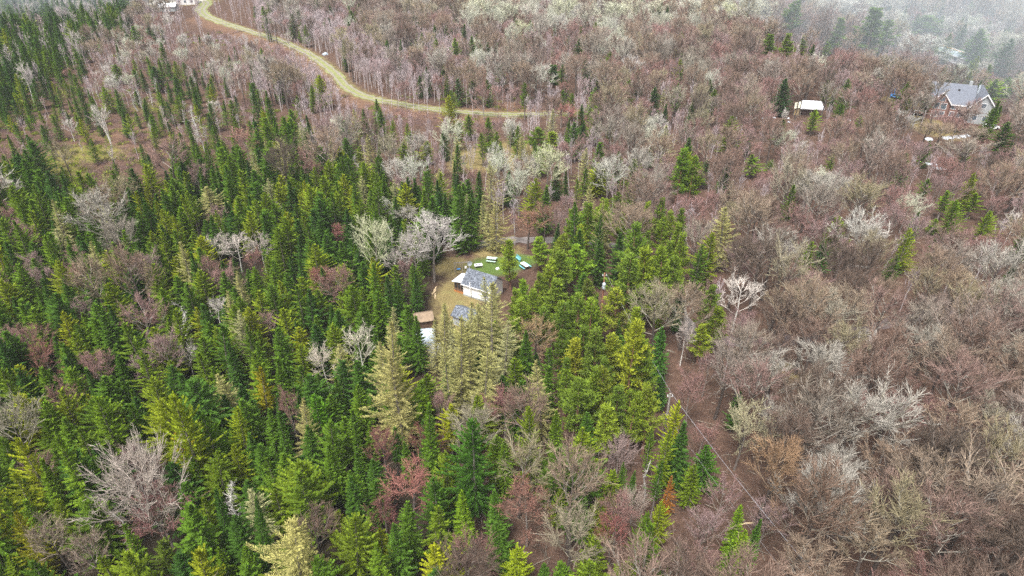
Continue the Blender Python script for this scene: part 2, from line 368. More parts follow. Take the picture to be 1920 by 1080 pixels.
def satellite_dish(u, v):
    o = G(u, v); t = empty("satellite_dish", o, R(20)); tag(t, "pale satellite dish on a pole behind the cabin roof", "satellite dish")
    MB().tube([(0, 0, 0), (0, 0, 1.9)], .05, 6).build("pole", M["steel"], t)
    vs, fs = [], []; N = 12
    for j, r in enumerate((.0, .25, .5)):
        for k in range(N): a = k * 2 * math.pi / N; vs.append((r * math.cos(a), .0 + r * r * -.35, 1.0 * r * math.sin(a)))
    b_ = len(vs); vs += [(x, y + .04, z) for x, y, z in vs]
    for j in range(2):
        for k in range(N):
            k2 = (k + 1) % N
            fs += [(j*N+k, j*N+k2, (j+1)*N+k2, (j+1)*N+k), (b_+j*N+k, b_+(j+1)*N+k, b_+(j+1)*N+k2, b_+j*N+k2)]
    for k in range(N): fs.append((2*N+k, 2*N+(k+1)%N, b_+2*N+(k+1)%N, b_+2*N+k))
    d = MB().add([Vector(v_) + Vector((0, -.1, 2.15)) for v_ in vs], fs).build("dish", M["steel"], t)
    MB().bar((0, -.12, 1.7), (0, -.6, 1.95), .02).build("arm", M["steel"], t)
satellite_dish(881, 512)
def swing_set():
    o = G(864, 508); t = empty("swing_set", o, R(8)); tag(t, "grey wooden swing frame with one blue seat beside the clearing's edge", "swing set")
    for x in (-1.1, .3):
        for s in (-1, 1): MB().bar((x, .55 * s, 0), (x, .05 * s, 1.75), .06).build("post", M["palepole"], t)
    MB().box(-1.3, 1.7, -.06, .06, 1.76, 1.9).build("beam", M["palepole"], t)
    for s in (-1, 1): MB().bar((1.55, .5 * s, 0), (1.55, .05 * s, 1.75), .06).build("post", M["palepole"], t)
    se = MB().box(-.75, -.05, -.16, .16, .42, .52).build("seat", M["blue"], t)
    for x in (-.7, -.1): MB().bar((x, 0, .52), (x, 0, 1.75), .018).build("rope", M["steel"], t)
    MB().box(.75, 1.15, -.12, .12, .5, .9).build("bucket_seat", M["trimwhite"], t)
swing_set(); land("swing frame with the blue seat", 865, 500)
def picnic(u, v, rz, top, sub, label, S=1.0, holes=0):
    o = G(u, v); t = empty("picnic_table", o, R(rz)); tag(t, label, "picnic table", "tables on the lawn behind the cabin")
    MB().box(-.95*S, .95*S, -.42*S, .42*S, .70, .78).build("tabletop", top, t)
    for s in (-1, 1):
        MB().box(-.95*S, .95*S, s*.78*S-.14, s*.78*S+.14, .42, .48).build("bench", sub, t)
        MB().bar((s*.7*S, -.75*S, 0), (s*.7*S, .2*S, .70), .05).build("leg", M["brownwood"], t)
        MB().bar((s*.7*S+.12, .75*S, 0), (s*.7*S+.12, -.2*S, .70), .05).build("leg", M["brownwood"], t)
        MB().box(s*.7*S-.05, s*.7*S+.05, -.85*S, .85*S, .36, .415).build("cross_beam", M["brownwood"], t)
picnic(922, 490, -12, M["mint"], M["mint"], "mint green picnic table on the lawn behind the cabin", 1.0)
picnic(984, 502, -55, M["trimwhite"], M["teal"], "white topped picnic table with teal benches beside the pines")
def low_table():
    o = G(897, 501); t = empty("low_table", o, R(14)); tag(t, "low white table with two dark openings on the lawn behind the cabin", "table")
    tp = MB().box(-.75, .75, -.45, .45, .50, .58).build("tabletop", M["trimwhite"], t)
    for s in (-1, 1): MB().box(s*.3-.15, s*.3+.15, -.14, .14, .575, .62).build("opening", M["dark"], tp)
    for sx in (-1, 1):
        for sy in (-1, 1): MB().box(sx*.66-.04, sx*.66+.04, sy*.36-.04, sy*.36+.04, 0, .5).build("leg", M["palepole"], t)
low_table()
def bench(u, v, rz):
    o = G(u, v); t = empty("garden_bench", o, R(rz)); tag(t, "narrow teal bench half hidden by the pines beside the lawn", "bench")
    MB().box(-.8, .8, -.2, .2, .42, .48).build("seat", M["teal"], t); MB().box(-.8, .8, .2, .25, .5, .95).build("backrest", M["teal"], t)
    for s in (-1, 1): MB().box(s*.7-.04, s*.7+.04, -.18, .19, 0, .42).build("leg", M["teal"], t)
bench(971, 488, -60)
def small_block(name, u, v, dims, m, label, cat, rz=0, group=None, seed=0):
    """an irregular low lump or block"""
    rng = random.Random(seed); o = G(u, v); vs, fs = [], []; N = 9
    for j, (rr_, zz) in enumerate(((1, -.05), (.92, .45), (.55, .85), (.1, 1))):
        for k in range(N):
            a = k * 2 * math.pi / N; q = rr_ * rng.uniform(.75, 1.15)
            vs.append((dims[0]/2*q*math.cos(a), dims[1]/2*q*math.sin(a), dims[2]*zz*(1 if j == 0 else rng.uniform(.8, 1.15))))
    for j in range(3):
        for k in range(N): fs.append((j*N+k, j*N+(k+1)%N, (j+1)*N+(k+1)%N, (j+1)*N+k))
    fs.append(tuple(range(3*N, 4*N))); fs.append(tuple(range(N))[::-1])
    ob = MB().add(vs, fs).build(name, m); ob.location = o; ob.rotation_euler.z = R(rz); tag(ob, label, cat, group); return ob
small_block("white_bundle", 933, 505, (.8, .5, .45), M["trimwhite"], "small white bundle on the lawn below the tables", "bundle", 20)
def log_obj(u, v, L_, r, rz, label, m, group=None, z=0, name="log"):
    o = G(u, v); rng = random.Random(int(u * 7 + v)); pts = [(-L_/2 + L_*k/5, rng.uniform(-.06, .06), r*.8 + z + rng.uniform(-.02, .02)) for k in range(6)]
    ob = MB().tube(pts, [r*(1-.07*k) for k in range(6)], 7).build(name, m); ob.location = o; ob.rotation_euler.z = R(rz); tag(ob, label, "log", group)
for i, (u, v, rz) in enumerate(((816, 543, 80), (814, 549, 70), (816, 556, 95))):
    log_obj(u, v, 1.5, .17, rz, ["pale cut log, farthest of the three beside the cabin yard", "pale cut log, middle one of the three beside the cabin yard", "pale cut log, nearest of the three beside the cabin yard"][i], M["log"], "logs by the cabin yard")
log_obj(1609, 508, 4.6, .11, -12, "pale fallen birch trunk bridging dark stumps in the bare maples", M["birchbark"], None, .9)
log_obj(1576, 412, 2.6, .12, 60, "short white log on the open forest floor among bare trunks", M["birchbark"])
log_obj(1490, 157, 5.0, .16, 2, "pale log lying on leaf litter uphill of the woodshed", M["palepole"])
log_obj(1395, 983, 3.2, .12, 10, "yellow branch lying under the power line near three firs", M["log"])

def shed_simple(name, cat, label, u, v, rz, W, D, ze, zr, wm, rm, post=False, lm=None):
    o = G(u, v); t = empty(name, o, R(rz)); tag(t, label, cat)
    gable_block(-W/2, W/2, -D/2, D/2, ze, zr, 'x').build("wall", wm, t)
    gable_roof(-W/2, W/2, -D/2, D/2, ze, zr, 'x', .3, .08).build("roof", rm, t)
    MB().box(-.45, .45, -D/2-.04, -D/2-.003, 0, min(1.9, ze-.1)).build("door", M["brownwood"], t)
    KEEP.append((o.x, o.y, max(W, D) * .75)); land(lm, u, v)
shed_simple("garden_shed", "shed", "small shed with tan board roof beside the blue tarp shelter", 795, 611, 15, 2.6, 2.4, 1.9, 2.5, M["brownwood"], M["tanroof"], lm="tan roofed shed")
shed_simple("tool_shed", "shed", "grey shingled shed half hidden behind yellowing larches", 876, 606, -30, 3.6, 3.0, 2.0, 2.9, M["greyside"], M["shingle"], lm="grey shed behind the larches")
def tarp_shelter(name, u, v, rz, W, D, h_, m, label, lm):
    o = G(u, v); t = empty(name, o, R(rz)); tag(t, label, "shelter")
    rng = random.Random(int(u)); vs, fs = [], []; K, J = 10, 7
    for j in range(J):
        for k in range(K + 1):
            a = math.pi * k / K; vs.append((-W/2 * math.cos(a) * (1 + .03 * rng.uniform(-1, 1)), -D/2 + D * j / (J - 1), h_ * math.sin(a) ** .7 * (1 + .05 * rng.uniform(-1, 1)) - (.1 if j in (0, J-1) else 0)))
    for j in range(J - 1):
        for k in range(K): fs.append((j*(K+1)+k, j*(K+1)+k+1, (j+1)*(K+1)+k+1, (j+1)*(K+1)+k))
    fs.append(tuple(range(K + 1))); fs.append(tuple(range((J-1)*(K+1), J*(K+1)))[::-1])
    MB().add(vs, fs).build("cover", m, t)
    MB().add([(-.5, -D/2-.03, 0), (.5, -D/2-.03, 0), (.4, -D/2-.03, h_*.6), (0, -D/2-.03, h_*.78), (-.4, -D/2-.03, h_*.6)], [(0,1,2,3,4)]).build("flap", M["dark"], t)
    KEEP.append((o.x, o.y, max(W, D) * .7)); land(lm, u, v)
tarp_shelter("tarp_shelter", 797, 640, 95, 3.0, 3.4, 2.2, M["tarp"], "shelter under a pale blue tarp beside tall dark firs", "blue tarp shelter")
tarp_shelter("storage_tent", 822, 675, 15, 3.0, 3.4, 2.1, M["tent"], "dull grey storage tent with a dome cover behind tan larches", "grey storage tent")

def woodshed():
    o = G(1517, 214); t = empty("woodshed", o, R(-12)); tag(t, "open woodshed with bright white metal roof, firewood stacked under it", "woodshed")
    W, D = 6.4, 4.6
    for x in (-3.0, 0, 3.0):
        for y in (-2.1, 2.1): MB().box(x-.09, x+.09, y-.09, y+.09, 0, 2.4).build("post", M["palepole"], t)
    MB().box(-3.0, 3.0, 2.2, 2.28, .1, 2.4).build("back_wall", M["brownwood"], t)
    r = MB().slab([(-3.3, -2.6, 2.45), (3.5, -2.6, 2.45), (2.6, .3, 4.0), (-2.6, .3, 4.0)], .1); r.build("roof", M["metalroof"], t)
    MB().slab([(-3.3, 2.7, 2.5), (3.5, 2.7, 2.5), (2.6, .31, 4.0), (-2.6, .31, 4.0)], .1).build("roof", M["metalroof"], t)
    MB().slab([(-5.0, -2.4, 2.1), (-3.4, -2.4, 2.5), (-2.9, .6, 3.5), (-4.6, .6, 3.0)], .1).build("side_roof", plain("cream_roof", (.74, .72, .56), .5, 1, .1), t)
    for x in (-4.8, -3.6): MB().box(x-.08, x+.08, -2.2, -2.04, 0, 2.2).build("post", M["palepole"], t)
    MB().box(-3.4, 3.4, -2.66, -2.61, 2.2, 2.4).build("fascia", M["trimwhite"], t)
    KEEP.append((o.x, o.y, 6)); land("white roofed woodshed", 1517, 200)
    def stack(name, x0, x1, y0, y1, h_, m, label):
        st = empty(name, o + Matrix.Rotation(R(-12), 3, 'Z') @ Vector((0, 0, 0)), R(-12)); tag(st, label, "firewood")
        rng = random.Random(4); mb = MB(); z = .0
        mb.add([(x0, y0, 0), (x1, y0, 0), (x1, y1, 0), (x0, y1, 0), (x0, y0, h_*.9), ((x0+x1)/2, y0, h_*1.05), (x1, y0, h_*.92), (x1, y1, h_*.92), ((x0+x1)/2, y1, h_*1.05), (x0, y1, h_*.9)],
               [(3,2,1,0),(0,1,6,5,4),(1,2,7,6),(2,3,9,8,7),(3,0,4,9),(4,5,8,9),(5,6,7,8)])
        mb.build("wood_pile", m, st)
    stack("firewood_stack", -4.6, -3.3, -1.9, -.9, 1.9, plain("split_wood", (.55, .40, .17), .8, 9, .4), "yellow split firewood stacked under the woodshed's side roof")
    stack("firewood_stack", -2.2, 2.2, -.9, .9, 1.5, plain("old_wood", (.16, .10, .09), .8, 7, .5), "dark old firewood stacked under the woodshed's main roof")
woodshed()

def house():
    o = G(1790, 226); t = empty("house", o, R(-24)); tag(t, "two storey brick house with grey shingle roof and white trim", "house")
    gable_block(-8, 3, 0, 9, 5.0, 9.4, 'x').build("wall", M["brick"], t)
    gable_roof(-8, 3, 0, 9, 5.0, 9.4, 'x', .45, .15).build("roof", M["slate"], t)
    gable_block(2.2, 9.2, -1.2, 9.5, 4.6, 8.6, 'y').build("wing_wall", M["greyside"], t)
    gable_roof(2.2, 9.2, -1.2, 9.5, 4.6, 8.6, 'y', .45, .15).build("wing_roof", M["slate"], t)
    gable_block(-7.6, -2.8, -1.6, 3.5, 5.4, 8.2, 'y').build("bay_wall", M["brick"], t)
    gable_roof(-7.6, -2.8, -1.6, 3.5, 5.4, 8.2, 'y', .35, .15).build("bay_roof", M["slate"], t)
    def rake(x0, xm, x1, ze, zr, y, ov):
        s = (zr - ze) / (xm - x0); zl = ze - s * ov
        MB().add([(x0-ov, y, zl-.15), (xm, y, zr-.15), (x1+ov, y, zl-.15), (x1+ov, y, zl+.22), (xm, y, zr+.26), (x0-ov, y, zl+.22)] + [(p[0], y-.06, p[1]) for p in [(x0-ov, zl-.15), (xm, zr-.15), (x1+ov, zl-.15), (x1+ov, zl+.22), (xm, zr+.26), (x0-ov, zl+.22)]],
                 [(0,1,4,5),(1,2,3,4),(6,11,10,7),(7,10,9,8),(0,6,7,1),(1,7,8,2),(2,8,9,3),(3,9,10,4),(4,10,11,5),(5,11,6,0)]).build("trim", M["trimwhite"], t)
    rake(2.2, 5.7, 9.2, 4.6, 8.6, -1.66, .45); rake(-7.6, -5.2, -2.8, 5.4, 8.2, -1.96, .35)
    MB().box(-2.4, 1.7, -.53, -.46, 4.42, 4.72).build("fascia", M["trimwhite"], t)
    for z in (.9, 3.3): window(t, -6.1, z, 1.6, 1.9, -1.6); window(t, -4.3, z, 1.6, 1.9, -1.6)
    window(t, -5.2, 5.6, 2.0, 1.3, -1.6)
    window(t, -1.4, 1.0, 1.3, 1.6, 0); window(t, .6, 1.0, 1.3, 1.6, 0); window(t, -1.4, 3.2, 1.3, 1.5, 0); window(t, .6, 3.2, 1.3, 1.5, 0)
    window(t, 4.4, 1.0, 1.4, 1.6, -1.2); window(t, 7.0, 1.0, 1.4, 1.6, -1.2); window(t, 5.7, 4.6, 1.4, 1.5, -1.2)
    MB().box(1.2, 2.0, 4.3, 5.1, 8.9, 10.6).build("chimney", M["greyside"], t)
    MB().tube([(4.2, 5.2, 6.4), (4.2, 5.2, 9.6)], .28, 10).build("flue", M["steel"], t)
    for x, y in ((-4.5, 5.4), (-1, 3.0)): MB().box(x-.25, x+.25, y-.25, y+.25, 9.4-abs(y-4.5)*.98-.15, 9.4-abs(y-4.5)*.98+.45).build("roof_vent", M["dark"], t)
    # deck at the end of the house
    MB().box(-11.2, -8.02, -.5, 4.5, 1.0, 1.15).build("deck_floor", M["brownwood"], t)
    for x, y in ((-11, -.4), (-8.4, -.4), (-11, 4.3)): MB().box(x-.08, x+.08, y-.08, y+.08, 0, 1.0).build("deck_post", M["trimwhite"], t)
    MB().box(-11.2, -8.05, -.56, -.5, 1.75, 1.9).build("deck_rail", M["trimwhite"], t)
    for x in (-11.1, -10.1, -9.1, -8.15): MB().box(x-.05, x+.05, -.55, -.5, 1.15, 1.75).build("deck_baluster", M["trimwhite"], t)
    KEEP.append((o.x, o.y + 6, 9.5)); land("brick house with grey roof", 1790, 195)
house()
def long_building():
    a_, b_ = G(1768, 106), G(1812, 121); dr = b_ - a_; o = (a_ + b_) / 2; o.z = float(hgt(o.x, o.y))
    t = empty("long_building", o, math.atan2(dr.y, dr.x)); tag(t, "long low building with blue-grey metal roof and orange ridge behind the brick house", "building")
    gable_block(-8, 8, -3.5, 3.5, 2.7, 3.5, 'x').build("wall", M["white"], t)
    gable_roof(-8, 8, -3.5, 3.5, 2.7, 3.5, 'x', .3, .1).build("roof", plain("blue_grey_metal", (.30, .36, .40), .5, .6, .12), t)
    MB().box(-8.35, 8.35, -.22, .22, 3.66, 3.78).build("ridge_cap", plain("orange_metal", (.62, .33, .08), .5, 1, .15), t)
    for y in (-1, 1): MB().box(-8.4, 8.4, y*3.92-.09, y*3.92+.09, 2.55, 2.86).build("fascia", M["trimwhite"], t)
    for x in (-5, -1.5, 4.5): window(t, x, 1.0, 1.4, 1.1, -3.5)
    MB().box(1.2, 2.2, -3.56, -3.503, 0, 2.1).build("door", M["greyside"], t)
    KEEP.append((o.x, o.y, 8.5))
long_building()
def trampoline():
    o = G(1680, 184); t = empty("trampoline", o); tag(t, "round trampoline with blue rim and net poles beside the house lawn", "trampoline")
    N = 16; vs = [(1.9*math.cos(k*2*math.pi/N), 1.9*math.sin(k*2*math.pi/N), .85) for k in range(N)]
    ins = [(x*.8, y*.8, .86) for x, y, z in vs]; lo = [(x, y, .7) for x, y, z in vs]; lin = [(x*.8, y*.8, .7) for x, y, z in vs]
    MB().add(vs + ins + lo + lin, [f for k in range(N) for k2 in [(k+1) % N] for f in ((k, k2, N+k2, N+k), (2*N+k, 2*N+k2, k2, k), (N+k, N+k2, 3*N+k2, 3*N+k), (2*N+k2, 2*N+k, 3*N+k, 3*N+k2))]).build("rim", M["blue"], t)
    MB().add([(x*.99, y*.99, .8) for x, y, z in ins] + [(x*.99, y*.99, .77) for x, y, z in ins], [tuple(range(N)), tuple(range(N, 2*N))[::-1]] + [(k, N+k, N+(k+1)%N, (k+1)%N) for k in range(N)]).build("mat", M["rubber"], t)
    for k in range(0, N, 4): MB().tube([(vs[k][0]*1.02, vs[k][1]*1.02, 0), (vs[k][0]*1.02, vs[k][1]*1.02, 2.6)], .06, 6).build("pole", M["blue"], t)
    KEEP.append((o.x, o.y, 3)); land("blue trampoline", 1680, 178)
trampoline()
def car(u, v, rz, body_m, label):
    o = G(u, v); t = empty("parked_car", o, R(rz)); tag(t, label, "car")
    prof = [(-2.2, .3), (2.2, .3), (2.25, .75), (1.3, .92), (.65, 1.42), (-1.2, 1.46), (-1.95, .98), (-2.25, .85)]
    MB().extrude(prof, 'y', -.86, .86).build("body", body_m, t)
    MB().add([(1.2, -.87, .95), (.62, -.87, 1.36), (-1.15, -.87, 1.4), (-1.75, -.87, 1.0), (1.2, -.84, .95), (.62, -.84, 1.36), (-1.15, -.84, 1.4), (-1.75, -.84, 1.0)],
             [(0,1,2,3),(4,7,6,5),(0,4,5,1),(1,5,6,2),(2,6,7,3),(3,7,4,0)]).build("side_window", M["glass"], t)
    MB().slab([(1.27, -.75, .97), (.7, -.75, 1.42), (.7, .75, 1.42), (1.27, .75, .97)], .04).build("windscreen", M["glass"], t)
    for x in (-1.4, 1.4):
        for y in (-.88, .72):
            wh = MB().tube([(x, y, .33), (x, y + .2, .33)], .33, 12).build("wheel", M["rubber"], t)
    KEEP.append((o.x, o.y, 3))
car(1857, 242, 12, M["trimwhite"], "white car parked under bare trees in front of the house"); land("white parked car", 1857, 240)
car(1829, 226, 70, M["teal"], "teal car parked beside the grey wing of the house")
for i, (u, v, a) in enumerate(((1741, 262, 2.4), (1772, 260, 1.6), (1782, 259, 1.3), (1792, 258, 1.5), (1803, 257, 1.4), (1812, 255, 1.0))):
    small_block("snow_patch", u, v, (a, 2.2, .55), M["snow"], ["white old snow heap nearest the blue-grey lawn below the house", "white snow heap starting the bank in front of the house",
        "second white snow heap along the bank in front of the house", "third white snow heap along the bank in front of the house", "fourth white snow heap along the bank in front of the house", "smallest white snow heap ending the bank by the parked car"][i], "snow", 10 * i, "snow heaps below the house", i)
for i, (u, v) in enumerate(((1380, 221), (1429, 222), (1452, 221), (1478, 222), (1479, 229), (1593, 226), (1648, 240), (1762, 316), (1745, 308))):
    small_block("snow_patch", u, v, ((.9, .8, .25) if i < 7 else (3.2, 1.8, .25)), M["snow"], ["tiny white snow scrap uphill of the red maples, farthest from the woodshed", "tiny white snow scrap between bare maples, second from the woodshed's far side",
        "small white snow scrap near the leaning broken birch", "small white snow scrap just before the woodshed's dark fir", "small white snow scrap on the bare soil below the woodshed", "tiny snow scrap beside the spruces below the woodshed",
        "small snow scrap among red maples below the trampoline", "long pale snow streak on the forest floor below the brick house", "small snow streak beside the long pale one below the house"][i], "snow", 20 * i, "scraps of old snow in the maple wood", 20 + i)
small_block("white_trailer", 610, 103, (2.4, 1.5, 1.0), M["tarp"], "small white covered load beside the track on bare soil", "trailer", 30)
# far farmstead by the yard
def far_barn():
    o = G(318, 20); t = empty("barn", o, R(4)); tag(t, "low barn with bright white roof at the far yard", "barn")
    gable_block(-4, 4, -3, 3, 2.4, 3.6, 'x').build("wall", M["greyside"], t); gable_roof(-4, 4, -3, 3, 2.4, 3.6, 'x', .4, .1).build("roof", M["trimwhite"], t)
    MB().box(-1.2, 1.2, -3.05, -3.003, 0, 2.1).build("door", M["white"], t)
    KEEP.append((o.x, o.y, 9)); land("white roofed barn", 318, 15)
    o = G(352, 7); t = empty("farmhouse", o, R(6)); tag(t, "white farmhouse at the end of the pale gravel yard", "house")
    gable_block(-5, 5, -3.5, 3.5, 3.6, 6, 'x').build("wall", M["white"], t); gable_roof(-5, 5, -3.5, 3.5, 3.6, 6, 'x', .4, .12).build("roof", M["slate"], t)
    for x in (-3.2, 0, 3.2): window(t, x, 1.0, 1.4, 1.4, -3.5)
    KEEP.append((o.x, o.y, 9))
far_barn()

def utility_pole(u, v, hp, m, label, transformer):
    p = G(u, v, hp); o = Vector((p.x, p.y, float(hgt(p.x, p.y)))); hp -= o.z
    t = empty("utility_pole", o); tag(t, label, "utility pole", "power line poles")
    MB().tube([(0, 0, -.3), (0, 0, hp * .5), (0, 0, hp)], [.17, .15, .11], 8).build("pole", m, t)
    MB().box(-.34, .34, -.05, .05, hp - .55, hp - .45).build("crossarm", M["palepole"], t)
    for x in (-.29, .29): MB().tube([(x, 0, hp - .45), (x, 0, hp - .2)], .05, 7).build("insulator", M["trimwhite"], t)
    if transformer:
        MB().tube([(0, -.42, hp - 2.7), (0, -.42, hp - 2.6), (0, -.42, hp - 1.75), (0, -.42, hp - 1.6)], [.26, .32, .32, .2], 10).build("transformer", M["steel"], t)
    return o + Vector((0, 0, hp - .2))
P1 = utility_pole(1134, 512, 9.0, M["pole"], "brown utility pole with a grey transformer among the bright pines", True); land("utility pole with transformer", 1133, 530)
P2 = utility_pole(1257, 738, 9.0, M["palepole"], "pale utility pole above the bare maples beside the bright spruces", False); land("pale utility pole", 1256, 755)
P3 = G(1535, 1092, 9.0)
def wire(a, b_, dx, sag, label, r=.015):
    a, b_ = a + Vector((dx, 0, 0)), b_ + Vector((dx, 0, 0)); pts = [a.lerp(b_, k / 24) - Vector((0, 0, sag * 4 * (k / 24) * (1 - k / 24))) for k in range(25)]
    o = MB().tube(pts, r, 5).build("power_line", M["wire"]); tag(o, label, "power line", "power lines")
wire(P1, P2, .29, .5, "bright power line running between the two utility poles")
wire(P2, P3, .29, .4, "bright power line descending from the pale pole over bare maples", .017)
wire(P2 - Vector((0, 0, 3)), P3 - Vector((0, 0, 3)), -.2, .5, "thin lower cable hanging under the power line over bare maples", .009)
NTRY = 140000
HAZE_D = 0.00013
MIST = [(255, 300, 35, 170, 190, 66, .0031), (-340, 380, 30, 190, 130, 56, .0032)]
def HAZE(volume):
    volume("haze", MB().box(-430, 430, -30, 620, -4, 72), HAZE_D, (.90, .95, 1.0))
    def bank(x, y, z, a, b_, c, d):
        """a low bank of mist: a closed rounded body of even density"""
        vs, fs = [], []; K, J = 24, 10
        for j in range(J + 1):
            th = math.pi * (j + .02) / (J + .04)
            for k in range(K): vs.append((x + a * math.sin(th) * math.cos(6.2832 * k / K), y + b_ * math.sin(th) * math.sin(6.2832 * k / K), max(-3.5, z + c * math.cos(th))))
        for j in range(J):
            for k in range(K): fs.append((j * K + k, j * K + (k + 1) % K, (j + 1) * K + (k + 1) % K, (j + 1) * K + k))
        fs.append(tuple(range(K))[::-1]); fs.append(tuple(J * K + k for k in range(K)))
        tag(volume("mist", MB().add(vs, fs), d, (.80, .91, 1.0)), "bank of pale mist")
    for q in MIST: bank(*q)

# ------------------------------------------------------------------ tree kinds: one set of real meshes each, trunk and crown
def prisms(P0, P1, r0, r1, n=3):
    """many tapered twigs at once"""
    P0, P1 = np.asarray(P0, float), np.asarray(P1, float); r0, r1 = np.asarray(r0, float), np.asarray(r1, float)
    d = P1 - P0; d /= np.linalg.norm(d, axis=1, keepdims=True) + 1e-9
    ref = np.where(np.abs(d[:, 2:3]) < .9, np.array([[0, 0, 1.]]), np.array([[1., 0, 0]]))
    u = np.cross(d, ref); u /= np.linalg.norm(u, axis=1, keepdims=True) + 1e-9; v = np.cross(d, u)
    m = len(P0); V = np.zeros((m, 2 * n, 3))
    for k in range(n):
        a = 2 * math.pi * k / n + .4; o = u * math.cos(a) + v * math.sin(a)
        V[:, k] = P0 + o * r0[:, None]; V[:, n + k] = P1 + o * r1[:, None]
    b = (np.arange(m) * 2 * n)[:, None]
    Q = np.concatenate([b + np.array([[k, (k + 1) % n, n + (k + 1) % n, n + k]]) for k in range(n)])
    return V.reshape(-1, 3), Q
def leaves(B, D, W):
    """pointed sprays: base points B, length vectors D, half width vectors W; slightly folded along the middle"""
    B, D, W = np.asarray(B), np.asarray(D), np.asarray(W)
    N = np.cross(D, W); N /= np.linalg.norm(N, axis=1, keepdims=True) + 1e-9
    wl = np.linalg.norm(W, axis=1, keepdims=True)
    V = np.stack([B, B + D * .45 + W - N * wl * .35, B + D, B + D * .45 - W - N * wl * .35], 1)
    b = (np.arange(len(B)) * 4)[:, None]
    return V.reshape(-1, 3), b + np.array([[0, 1, 2, 3]])
def cat_parts(parts):
    V, Q, o = [], [], 0
    for v, q in parts: V.append(v); Q.append(q + o); o += len(v)
    return np.concatenate(V), np.concatenate(Q)
def trunk_np(pts, rr, n=6):
    mb = MB().tube(pts, rr, n); return mb
PROTO = {}          # kind -> list of (trunk mesh, crown mesh, height, width)
def add_proto(kind, trunk_mb, crown_vq, h, w, mt, mc, n2=0, m2=None):
    tm = trunk_mb.mesh(kind + "_trunk", mt)
    cm = np_mesh(kind + "_crown", *crown_vq); cm.materials.append(mc)
    if n2:
        cm.materials.append(m2 or M["limb"]); mi = np.zeros(len(cm.polygons), np.int32); mi[-n2:] = 1; cm.polygons.foreach_set("material_index", mi)
    PROTO.setdefault(kind, []).append((tm, cm, h, w))

def conifer(kind, seed, h, R0, mt, mc, step=.34, nb=7, z0=.06, prof=1.0, droop=-.25, up=.35, irr=.2, spray=.42, sw=.10, ds=.17, top=.0, dome=0.0, upright=.15, twig_r=0):
    rng = random.Random(seed); B, D, W = [], [], []; T0, T1, r0, r1 = [], [], [], []
    z = z0 * h; az = rng.random() * 6
    lop = rng.random() * 6.28; lopk = irr * .6
    while z < h * .985:
        t = z / h
        pr = (1 - t) ** prof * (1 - dome) + dome * math.sqrt(max(0, 1 - t * t)) * (1 - t) ** .35
        pr *= min(1, .55 + 2.2 * (t - z0))
        tier = 1 + irr * rng.uniform(-.6, .6)
        n_ = max(4, int(nb * (1 if t < .8 else .8)))
        for k in range(n_):
            az += 2 * math.pi / n_ + rng.uniform(-.35, .35)
            L = R0 * pr * tier * (1 + irr * rng.uniform(-1, .8)) * (1 + lopk * math.cos(az - lop)) + top
            if L < .12: L = .12
            el = droop + (up + .5) * t ** 2 + rng.uniform(-.12, .12)
            o = Vector((math.cos(az), math.sin(az), 0)); sd_ = Vector((-o.y, o.x, 0))
            zb = z + rng.uniform(-.5, .5) * step
            P = lambda s: o * (L * s * math.cos(el)) + Vector((0, 0, zb + L * s * math.sin(el) + up * L * s * s * .55))
            if twig_r: T0.append(P(0)); T1.append(P(.9)); r0.append(twig_r * (.5 + L * .3)); r1.append(twig_r * .4)
            s = .22 if L > .5 else .1
            while s < 1.0:
                p = P(s); d = (P(s + .05) - P(s)).normalized()
                tl = spray * (1.05 - .55 * s) * rng.uniform(.7, 1.25) * min(1, .45 + L)
                for sg in (-1, 1):
                    dd = (d * .75 + sd_ * sg * rng.uniform(.55, .95) + Vector((0, 0, rng.uniform(-.15, .25) + upright))).normalized() * tl
                    wv = dd.cross(Vector((rng.uniform(-.5, .5), rng.uniform(-.5, .5), 1))).normalized() * (sw * rng.uniform(.7, 1.3))
                    B.append(p); D.append(dd); W.append(wv)
                s += ds / max(L, .3) * rng.uniform(.8, 1.2)
            p = P(.93); d = (P(1) - P(.9)).normalized()
            for q in range(2):
                dd = (d + Vector((rng.uniform(-.3, .3), rng.uniform(-.3, .3), rng.uniform(0, .35) + upright))).normalized() * spray * .75
                B.append(p); D.append(dd); W.append(dd.cross(Vector((rng.uniform(-.4, .4), rng.uniform(-.4, .4), 1))).normalized() * sw)
        z += step * rng.uniform(.8, 1.2) * (1 if t < .7 else .75)
    for q in range(7):
        dd = Vector((rng.uniform(-.35, .35), rng.uniform(-.35, .35), 1)).normalized() * .55; B.append(Vector((0, 0, h - .5))); D.append(dd); W.append(dd.cross(Vector((rng.random() - .5, rng.random() - .5, .1))).normalized() * sw)
    parts = [leaves(B, D, W)]
    if twig_r: parts.append(prisms(T0, T1, r0, r1))
    tr = MB().tube([(0, 0, -.4), (rng.uniform(-.05, .05), rng.uniform(-.05, .05), h * .5), (0, 0, h * .96)], [.16, .10, .02], 6)
    add_proto(kind, tr, cat_parts(parts), h, 2 * R0, mt, mc)
for s in range(8): conifer("fir", 10 + s, 10, [2.1, 2.4, 1.9, 2.5, 2.2, 1.7, 2.6, 2.0][s], M["bark"], M["fir"], step=.21, nb=[6, 6, 6, 6, 5, 6, 5, 4][s], z0=[.06, .06, .08, .05, .15, .06, .1, .3][s], prof=[.85, .8, .95, .75, .9, 1.05, .7, .8][s], droop=-.25, up=.34, irr=[.25, .3, .22, .35, .4, .22, .45, .5][s], spray=.38, sw=.085, ds=.155)
